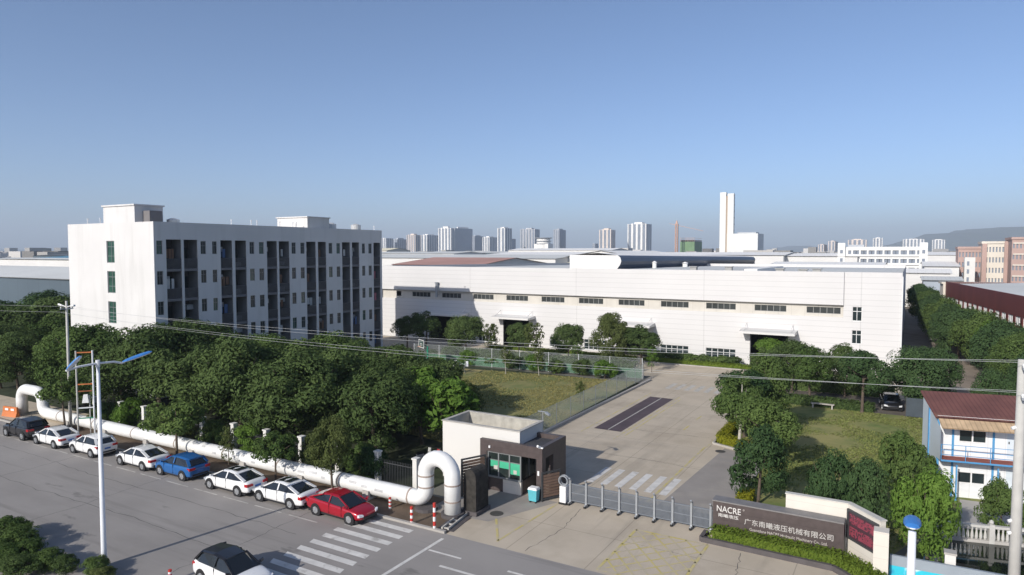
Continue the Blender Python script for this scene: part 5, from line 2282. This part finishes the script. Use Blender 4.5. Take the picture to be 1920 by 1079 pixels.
# ================================================================== VEGETATION
def leaves(m, rnd, c, nrm, size):
    """one leaf-cluster card, folded a little along its middle"""
    n = nrm.normalized()
    a = n.cross(Vector((rnd.uniform(-1, 1), rnd.uniform(-1, 1), rnd.uniform(-1, 1))))
    if a.length < .05:
        a = n.orthogonal()
    a.normalize()
    b = n.cross(a)
    s = size * rnd.uniform(.6, 1.35)
    f = n * (s * .18)
    o = len(m.v)
    m.v += [tuple(c - a * s), tuple(c - b * s * .48 + f), tuple(c + a * s), tuple(c + b * s * .48 + f)]
    m.f += [(o, o + 1, o + 2, o + 3)]


def crown(seed, rx, rz, nclump, nleaf, size, shape='round', cr=.34, fill=.35, clump_sd=.2):
    """foliage centred on the origin: leaf cards gathered in clumps over an uneven ellipsoid"""
    rnd = random.Random(seed)
    m = MB()
    lob = [(Vector((rnd.gauss(0, 1), rnd.gauss(0, 1), rnd.gauss(0, .7))).normalized(), rnd.uniform(-.2, .22)) for _ in range(9)]
    for k in range(nclump):
        dv = Vector((rnd.gauss(0, 1), rnd.gauss(0, 1), rnd.gauss(0, 1))).normalized()
        if dv.z < -.35 and rnd.random() < .5:
            dv.z *= -1
        rad = 1.0
        for lv, am in lob:
            rad += am * max(0, dv.dot(lv)) ** 3
        inner = rnd.random() < fill
        rad *= rnd.uniform(.35, .7) if inner else rnd.uniform(.78, 1.0)
        h = dv.z
        wx = rx
        if shape == 'cone':
            wx = rx * (1.0 - .55 * max(0, h))
        elif shape == 'egg':
            wx = rx * (1.0 - .28 * h)
        elif shape == 'umbrella':
            h = max(h, -.25)
        c = Vector((dv.x * wx * rad, dv.y * wx * rad, h * rz * rad))
        r = min(rx, rz) * cr * rnd.uniform(.6, 1.3)
        for q in range(int(nleaf * rnd.uniform(.7, 1.3))):
            e_ = Vector((rnd.gauss(0, 1), rnd.gauss(0, 1), rnd.gauss(0, .9) + .25)).normalized()
            p = c + Vector((e_.x, e_.y, e_.z * .8)) * r * rnd.uniform(.72, 1.05)
            nn = e_ * .85 + dv * .35 + Vector((rnd.uniform(-1, 1), rnd.uniform(-1, 1), rnd.uniform(-.6, 1))) * .55
            leaves(m, rnd, p, nn, size)
    return m


def trunk(seed, h, r, rx, rz, nb=6, lean=.1):
    rnd = random.Random(seed)
    m = MB()
    top = Vector((rnd.uniform(-lean, lean) * h, rnd.uniform(-lean, lean) * h, h))
    m.tube([(0, 0, 0), (0, 0, .15), top * .5, top, top + Vector((0, 0, rz * .9))], [r * 1.5, r * 1.1, r * .9, r * .7, r * .15], 8)
    for k in range(nb):
        a = 2 * math.pi * (k + rnd.random() * .6) / nb
        s = top * rnd.uniform(.82, 1.0)
        e_ = top + Vector((math.cos(a) * rx * .7, math.sin(a) * rx * .7, rz * rnd.uniform(.2, .9)))
        mid = s.lerp(e_, .5) + Vector((0, 0, -.1 * rx))
        m.tube([s, mid, e_], [r * .5, r * .33, r * .1], 6)
    return m


# kind: (crown args, trunk height, trunk radius, number of variants)
KINDS = {
    'broad': (dict(rx=3.5, rz=3.3, nclump=84, nleaf=170, size=.165, cr=.33, fill=.2), 4.5, .19, 4),
    'tall': (dict(rx=3.0, rz=3.7, nclump=88, nleaf=160, size=.165, shape='egg', cr=.36, fill=.2), 4.9, .18, 2),
    'round': (dict(rx=2.1, rz=1.95, nclump=58, nleaf=140, size=.12, cr=.34, fill=.22), 3.7, .13, 3),
    'oval': (dict(rx=1.65, rz=2.35, nclump=72, nleaf=130, size=.115, shape='egg', cr=.36, fill=.22), 2.55, .11, 2),
    'bush': (dict(rx=1.75, rz=1.5, nclump=62, nleaf=140, size=.10, cr=.33, fill=.22), 1.65, .08, 3),
    'open': (dict(rx=1.5, rz=2.3, nclump=50, nleaf=26, size=.16, cr=.30, fill=.5), 3.8, .09, 2),
    'bigleaf': (dict(rx=1.7, rz=2.0, nclump=40, nleaf=42, size=.27, cr=.40, fill=.3), 3.6, .12, 2),
    'street': (dict(rx=1.9, rz=1.2, nclump=48, nleaf=44, size=.15, shape='umbrella', cr=.36), 2.7, .08, 2),
    'dome': (dict(rx=.62, rz=.55, nclump=26, nleaf=46, size=.09, cr=.5), .45, .05, 1),
}
PROTO = {}


def proto(kind, var, lm):
    key = (kind, var, lm.name)
    if key not in PROTO:
        a, th, tr, nv = KINDS[kind]
        PROTO[key] = crown(hash_(kind) + var * 17, **a).mesh('crown', lm)
    k2 = (kind, var)
    if k2 not in PROTO:
        a, th, tr, nv = KINDS[kind]
        PROTO[k2] = trunk(hash_(kind) + var, th, tr, a['rx'], a['rz']).mesh('trunk', barkm)
    return PROTO[key], PROTO[k2]


def hash_(s):
    return sum(ord(ch) * (i + 3) for i, ch in enumerate(s))


VR = random.Random(21)
NAMES = {'broad': 'broadleaf_tree', 'tall': 'broadleaf_tree', 'round': 'round_tree', 'oval': 'dense_tree', 'bush': 'shrub', 'open': 'slender_tree', 'bigleaf': 'large_leaved_tree', 'street': 'street_tree', 'dome': 'clipped_shrub'}


def tree(kind, lm, x, y, h, wscale, label, group=None, cat='tree', tree_trunk=None, var=None):
    """h total height, wscale stretches the width"""
    a, th, tr, nv = KINDS[kind]
    v = VR.randrange(nv) if var is None else var
    cm, tm = proto(kind, v, lm)
    full = th + a['rz'] * .98
    s = h / full
    t = thing(NAMES[kind], label, cat, (x, y, 0), VR.uniform(0, 6.28), group)
    t.scale = (wscale * s, wscale * s, s)
    link(cm, 'crown', t, (0, 0, th))
    tm2 = tm
    if tree_trunk is not None:
        tm2 = tm.copy()
        tm2.materials[0] = tree_trunk
    link(tm2, 'trunk', t)
    return t


# the wood between dormitory and pipe
WL = {'a': 'dark green tree of the dense wood between the dormitory and the white pipe',
      'b': 'mid green tree of the dense wood between the dormitory and the white pipe'}
WG = 'trees of the wood in front of the dormitory'
rows = [(38.9, -92, -37.5, 6.1, 8.3), (44.2, -66.5, -38.5, 6.0, 7.5), (49.6, -66, -38.5, 6.0, 6.7), (55.2, -66, -45, 6.0, 5.8), (61.2, -66, -53, 6.2, 4.6), (44.5, -100, -90, 6, 8.2)]
kk = 0
for y, xa, xb, stp, hh in rows:
    x = xa
    while x <= xb:
        yy = y + VR.uniform(-.9, .9)
        xx = x + VR.uniform(-.8, .8)
        if yy > 40.5 and -88.5 < xx < -66.6:
            x += stp
            continue
        big = VR.random()
        h = hh * VR.uniform(.82, 1.12)
        if y < 40 and xx < -55:
            h *= .93
        lm, l_ = (leaf_mid, WL['b']) if big < .5 else (leaf_dark, WL['a'])
        tree('broad' if VR.random() < .75 else 'tall', lm, xx, yy, h, VR.uniform(.98, 1.25), l_, WG)
        x += stp * VR.uniform(.85, 1.15)
for x, y, h in ((-35.4, 39.8, 6.6), (-37.9, 49.2, 5.6), (-39.6, 53.5, 5.2), (-43.0, 56.5, 4.6), (-38.8, 44.6, 6.2)):
    tree('broad', leaf_dark, x, y, h, 1.05, WL['a'], WG)
# trees left of the dormitory
for k, (x, y, h, w_) in enumerate([(-97, 47, 9.6, 1.1), (-103, 50, 9.0, 1.2), (-110, 47, 8.6, 1.1), (-106, 56, 9.4, 1.1), (-117, 54, 8.8, 1.1), (-93.5, 53, 8.6, 1.0), (-99, 58, 8.8, 1.0), (-112, 61, 9.2, 1.2), (-124, 60, 9, 1.2), (-120, 50, 8, 1.2)]):
    tree('tall' if k % 2 == 0 else 'broad', leaf_cool if k % 3 else leaf_dark, x, y, h, w_, 'tall dark tree left of the dormitory end wall', 'tall trees left of the dormitory')
# undergrowth shrubs behind the pillar fence
for k, x in enumerate([-63.5, -60.4, -56.3, -52.4, -48.2, -44.4, -40.6, -36.7, -33.4]):
    tree('bush', (leaf_mid, leaf_bright, leaf_mid, leaf_olive)[k % 4], x, 34.6 + (k % 3) * .7, 2.2 + .3 * (k % 2), 1.0, '%s shrub from the left at the foot of the pillar fence behind the white pipe' % ORD[k], 'shrubs along the pillar fence', 'shrub')
# street trees in the verge
tree('street', leaf_mid, -64.6, 31.9, 5.0, .85, 'street tree with a leaning dark trunk in front of the far pipe bend', 'street trees along the verge')
tree('street', leaf_mid, -48.8, 32.1, 4.2, 1.1, 'street tree with a wide flat crown behind the blue car', 'street trees along the verge')
tree('open', leaf_olive, -42.7, 32.1, 3.3, .7, 'thin almost bare street sapling behind the white saloon that follows the blue car', 'street trees along the verge')
tree('street', leaf_mid, -37.7, 32.1, 3.3, .95, 'small dark street tree spreading over the white pipe beside the sunroof car', 'street trees along the verge')
tree('round', leaf_olive, -32.5, 32.3, 4.95, .72, 'olive green oval street tree on a dark stem just behind the red car', 'street trees along the verge')
# bright trees left of the guardhouse
tree('bigleaf', leaf_bright, -31.4, 43.8, 5.7, 1.15, 'bright green large-leaved tree nearest the guardhouse, hanging over its roof')
tree('bigleaf', leaf_bright, -34.6, 44.6, 5.4, 1.1, 'bright green large-leaved tree to the left of the one over the guardhouse roof')
tree('bigleaf', leaf_bright, -37.2, 47.8, 5.6, 1.1, 'bright green large-leaved tree half hidden in the right edge of the wood')
tree('bigleaf', leaf_bright, -44.6, 60.0, 4.3, .9, 'bright green large-leaved tree at the far corner of the wood below the white racks')
tree('round', leaf_olive, -33.0, 47.5, 4.9, 1.0, 'olive brown tree behind the guardhouse roof at the edge of the dry lawn')
tree('broad', leaf_olive, -50.5, 60.0, 4.3, .8, 'brownish tree at the top right corner of the wood near the basketball board')
tree('bush', leaf_cool, -31.8, 35.4, 2.3, .8, 'dark bushy plant beside the white pillars left of the pipe loop', cat='shrub')

# trees in front of the factory
FG = 'trees along the factory front'
for a_ in [
    ('round', leaf_dark, -71.2, 88, 5.2, 1.1, 'dark tree in the dormitory shadow, leftmost along the factory front'),
    ('round', leaf_dark, -67.0, 87.5, 6.0, 1.15, 'taller dark tree in the dormitory shadow, second along the factory front'),
    ('broad', leaf_dark, -59.0, 87, 5.7, 1.1, 'big rounded dark tree left of the first lit factory door'),
    ('open', leaf_olive, -53.2, 85, 5.4, 1.0, 'thin pale tree at the left side of the first lit factory door'),
    ('round', leaf_dark, -49.5, 87, 5.2, .95, 'dark tree standing in front of the first lit factory door'),
    ('open', leaf_olive, -44.4, 82.2, 6.3, 1.0, 'slender pale tree with a white stem right of the first lit factory door'),
    ('broad', leaf_dark, -42.4, 89, 5.2, .95, 'rounded dark tree between the slender pale tree and the tall spreading one'),
    ('tall', leaf_olive, -35.4, 88, 7.2, .85, 'tall spreading tree left of the middle factory door'),
    ('round', leaf_dark, -31.4, 89, 5.6, 1.2, 'wide dark tree half covering the middle factory door'),
    ('open', leaf_bright, -29.2, 87, 3.4, .9, 'small bright sapling at the foot of the middle factory door'),
    ('open', leaf_mid, -38.6, 84, 3.8, 1.0, 'small loose tree in front of the tall spreading one'),
]:
    tree(*a_, group=FG)
for k, (x, y) in enumerate([(-45.3, 76.2), (-40.8, 77.0), (-35.2, 86.0)]):
    tree('open', leaf_olive, x, y, 3.6, .8, '%s thin pale-stemmed sapling from the left along the far fence of the dry lawn' % ORD[k], tree_trunk=barkw)
tree('open', leaf_olive, -29.6, 65.1, 2.4, .9, 'small sapling inside the driveway fence on the dry lawn')
for k in range(9):
    tree('bush', (leaf_mid, leaf_dark, leaf_bright)[k % 3], -60 + k * 3.4, 79.6 + (k % 2) * .6, 1.7 + .25 * (k % 3), 1.1, '%s low bush from the left along the green screened fence' % ORD[k], 'bushes along the green screened fence', 'shrub')
tree('round', leaf_bright, -15.2, 92.2, 4.6, 1.1, 'bright green tree in front of the right factory door')
for k, x in enumerate([-31.6, -29.4, -27.3, -25.0, -22.6, -20.9]):
    tree('dome', (leaf_mid, leaf_dark)[k % 2], x, 97.2, 1.25, 1.6, '%s clipped dome shrub from the left under the low factory windows' % ORD[k], 'clipped dome shrubs under the factory windows', 'shrub')

# right lawn
tree('oval', leaf_cool, -7.9, 44.6, 4.9, .88, 'dense dark green egg-shaped tree in front at the left edge of the right lawn', var=0)
tree('round', leaf_mid, -11.6, 56.6, 5.6, .95, 'tree with a pale stem behind the yellow hedge tip', tree_trunk=barkw)
tree('tall', leaf_mid, -10.4, 62.5, 6.7, .82, 'tallest broad tree at the left edge of the right lawn')
tree('round', leaf_cool, -11.9, 60.2, 5.6, 1.1, 'dark tree filling the gap between the yellow hedge and the tallest lawn tree')
tree('round', leaf_mid, -8.9, 52.2, 5.0, 1.1, 'olive tinged tree behind the dense egg-shaped tree')
tree('bush', leaf_cool, -3.5, 42.2, 4.2, .55, 'tall dark bush behind the pale screen wall, left half', 'paired dark bushes behind the screen wall', var=0)
tree('bush', leaf_cool, -1.95, 42.5, 4.25, .52, 'tall dark bush behind the pale screen wall, right half', 'paired dark bushes behind the screen wall', var=1)
tree('bush', leaf_mid, .1, 50.3, 4.1, .62, 'big round bush in front of the site cabin side wall', var=2)
tree('bush', leaf_bright, 1.2, 41.0, 4.35, .60, 'big bright green bush above the pond behind the right street lamp', var=0)
tree('bush', leaf_mid, 4.9, 46.4, 3.1, .62, 'small round green bush in front of the site cabin by the balustrade', var=1)
RG = 'row of trees across the back of the right lawn'
for a_ in [  # trees beyond the lane are added to bring darkness behind it
    ('broad', leaf_dark, -11.2, 82.5, 5.6, .9, 'dark tree beyond the back lane, behind the left end of its tree row'),
    ('broad', leaf_dark, -5.8, 83, 5.4, .9, 'dark tree on the far side of the back lane, behind the middle of its row'),
    ('broad', leaf_cool, 2.6, 84, 5.6, .9, 'dark tree on the far side of the back lane, behind the dark car'),
    ('round', leaf_dark, -13.6, 79.5, 5.0, 1.0, 'dark tree at the left end of the row at the back of the right lawn'),
    ('round', leaf_mid, -8.7, 77.3, 5.7, .95, 'brown stemmed round tree, second from the left behind the right lawn'),
    ('round', leaf_cool, -3.7, 75.6, 5.9, 1.0, 'brown stemmed round tree, middle of the row behind the right lawn'),
    ('broad', leaf_cool, .8, 79.0, 6.0, .95, 'broad dark tree above the grey car at the back of the right lawn'),
    ('broad', leaf_cool, 7.2, 76.8, 4.8, .8, 'broad dark tree behind the site cabin roof'),
]:
    tree(*a_, group=RG)
# rows along the lane by the red works
LG = 'trees along the lane beside the red works'
for k, (x, y, h, w_) in enumerate([(10.8, 84, 6.0, .9), (11.0, 91, 6.4, .9), (10.3, 98, 6.8, 1.0), (9.6, 105, 7.0, 1.0), (8.6, 113, 7.2, 1.0), (6.7, 121, 7.2, 1.0), (5.9, 130, 7.2, .95), (5.2, 139, 7.3, .95), (4.6, 149, 7.2, .95), (4.2, 160, 7.3, .95), (3.7, 172, 7.4, 1.0), (3.2, 185, 7.4, 1.0), (2.6, 198, 7.6, 1.1)]):
    tree('broad' if k % 3 else 'tall', (leaf_cool, leaf_mid, leaf_cool)[k % 3], x, y, h, w_, '%s tree from the near end of the front row by the red works lane' % ORD[k], LG)
for k, (x, y, h) in enumerate([(12.6, 94, 6.6), (12.2, 102, 6.6), (10.6, 111, 6.6), (10, 119.5, 6.6), (8.9, 128, 6.6), (8.0, 137, 6.4), (6.9, 147, 6.4)]):
    tree('broad', (leaf_mid, leaf_cool, leaf_bright, leaf_cool)[k % 4], x, y, h, .95, '%s tree from the near end of the back row under the red works wall' % ORD[k], LG)
# foreground shrubs, bottom left
FB = 'shrubs at the bottom left corner'
for k, (x, y, h, w_, lm, l_) in enumerate([(-40.8, 17.3, 1.6, .9, leaf_mid, 'tall shrub at the bottom left corner, highest of its clump'), (-38.9, 17.1, 1.3, .9, leaf_mid, 'shrub second from the left in the bottom left clump'), (-37.3, 17.2, 1.15, .9, leaf_mid, 'shrub third from the left in the bottom left clump'), (-36.1, 17.6, .95, .8, leaf_dark, 'low shrub at the right end of the bottom left clump'),
                                         (-34.5, 18.15, 1.0, .75, leaf_mid, 'small leafy shrub at the foot of the left street lamp'), (-42.6, 17.9, 1.5, .9, leaf_mid, 'shrub at the very left edge of the bottom left corner'), (-39.4, 16.2, 1.3, 1.0, leaf_mid, 'shrub nearest the camera at the bottom left corner'), (-37.6, 16.3, 1.2, 1.0, leaf_dark, 'dark shrub at the bottom edge left of the street lamp'), (-33.5, 17.95, .8, .8, leaf_olive, 'low pale shrub just right of the left street lamp')]):
    tree('bush', lm, x, y, h * .82, w_ * 1.75, l_, FB, 'shrub')


def hedge(label, pts, wd, ht, lm, seed=1, size=.085, dens=150, closed_core=True):
    """clipped hedge along a polyline: leaf cards over a box-section core of the same leaves"""
    rnd = random.Random(seed)
    m = MB()
    for (x0, y0), (x1, y1) in zip(pts[:-1], pts[1:]):
        p, q = Vector((x0, y0, 0)), Vector((x1, y1, 0))
        L = (q - p).length
        d = (q - p) / L
        sd = Vector((-d.y, d.x, 0))
        n = int(dens * (L * wd + 2 * L * ht + 2 * wd * ht))
        for _ in range(n):
            s = rnd.uniform(-wd * .2, L + wd * .2)
            f = rnd.random() * (wd + 2 * ht)
            if f < wd:
                o = sd * (f - wd / 2) + Vector((0, 0, ht))
                nn = Vector((0, 0, 1))
            else:
                sg = 1 if f < wd + ht else -1
                o = sd * (sg * wd / 2) + Vector((0, 0, rnd.uniform(0, ht)))
                nn = sd * sg
            c = p + d * s + o + Vector((rnd.gauss(0, .05), rnd.gauss(0, .05), rnd.gauss(0, .05)))
            leaves(m, rnd, c, nn + Vector((rnd.uniform(-1, 1), rnd.uniform(-1, 1), rnd.uniform(-.3, 1))) * .7, size)
        m.bar(p + Vector((0, 0, ht * .45)), q + Vector((0, 0, ht * .45)), wd * .8, ht * .85)
    o = m.build('hedge', lm)
    return tag(o, label, 'hedge')


hedge('bright green clipped hedge in front of the dark sign wall', [(-9.0, 37.75), (-2.6, 37.6), (-1.55, 36.6), (-.9, 35.9)], .85, .72, leaf_hedge, 3)
kb = MB()
for p, q in (((-9.55, 37.2), (-2.9, 37.05)), ((-2.9, 37.05), (-1.9, 36.2)), ((-1.9, 36.2), (-1.3, 35.4)), ((-9.55, 37.2), (-9.55, 38.25))):
    kb.bar((*p, .14), (*q, .14), .22, .28)
struct('planter_kerb', kb, darkkerb)
hedge('yellow-green L-shaped hedge at the bend of the driveway', [(-13.3, 64), (-13.2, 57.6), (-10.2, 55.9), (-9.0, 55.4)], .8, .75, leaf_yellow, 5)
hedge('short yellow hedge behind the gate end of the dark sign wall', [(-8.7, 45.4), (-8.5, 42.6)], .8, .7, leaf_yellow, 6)
hedge('long low hedge strip along the factory front', [(-60, 95.6), (-34.5, 95.6)], .9, .55, leaf_hedge, 7, .14, 50)
hedge('low yellow-green hedge strip under the right part of the factory windows', [(-33, 95.7), (-16, 95.7)], 1.3, .55, leaf_hedge, 8, .14, 50)
hedge('rough green bank along the court behind the green screened fence', [(-61, 84.6), (-31, 85.4)], 1.6, 1.4, leaf_dark, 9, .16, 40)
hedge('uneven dark hedge along the back edge of the right lawn', [(-12.8, 76.6), (-6.2, 76.4), (-2.8, 76.2)], 1.0, .9, leaf_dark, 11, .15, 60)
hedge('taller dark hedge beyond the back lane, right of the driveway', [(-13.4, 84.6), (-1, 84.8)], 1.2, 1.3, leaf_dark, 12, .15, 50)


# ---- rough grass tufts on the two lawns
def inside(x, y, P):
    c = False
    for i in range(len(P)):
        (x0, y0), (x1, y1) = P[i], P[i - 1]
        if (y0 > y) != (y1 > y) and x < (x1 - x0) * (y - y0) / (y1 - y0) + x0:
            c = not c
    return c


def grass(label, P, n, lm, seed, size=.11):
    rnd = random.Random(seed)
    xs = [p[0] for p in P]
    ys = [p[1] for p in P]
    m = MB()
    bald = [(rnd.uniform(min(xs), max(xs)), rnd.uniform(min(ys), max(ys)), rnd.uniform(1, 3.5)) for _ in range(26)]
    k = 0
    while k < n:
        x, y = rnd.uniform(min(xs), max(xs)), rnd.uniform(min(ys), max(ys))
        if not inside(x, y, P):
            continue
        k += 1
        if any(math.hypot(x - a, y - b) < r_ * rnd.uniform(.6, 1.2) for a, b, r_ in bald):
            continue
        c = Vector((x, y, .02 + size * .3))
        leaves(m, rnd, c, Vector((rnd.uniform(-1, 1), rnd.uniform(-1, 1), rnd.uniform(.3, 1.4))), size)
    o = m.build('grass', lm)
    o['kind'] = 'stuff'
    return tag(o, label, 'grass')


grass_dry = leafmat('dry_grass', (.20, .20, .07), (.36, .32, .13), .3)
grass_green = leafmat('green_grass', (.13, .18, .05), (.29, .30, .105), .3)
grass('short dry grass tufts on the lawn behind the guardhouse', [(-53, 49), (-27.8, 45), (-28.7, 79.3), (-60, 76)], 26000, grass_dry, 5)
grass('short green grass tufts on the lawn in front of the site cabin', [(-13.3, 57.2), (-9.0, 55.3), (-8.8, 40), (-1.0, 39.3), (.8, 44), (2, 46), (1.5, 75.6), (-13.3, 75.8)], 26000, grass_green, 6)
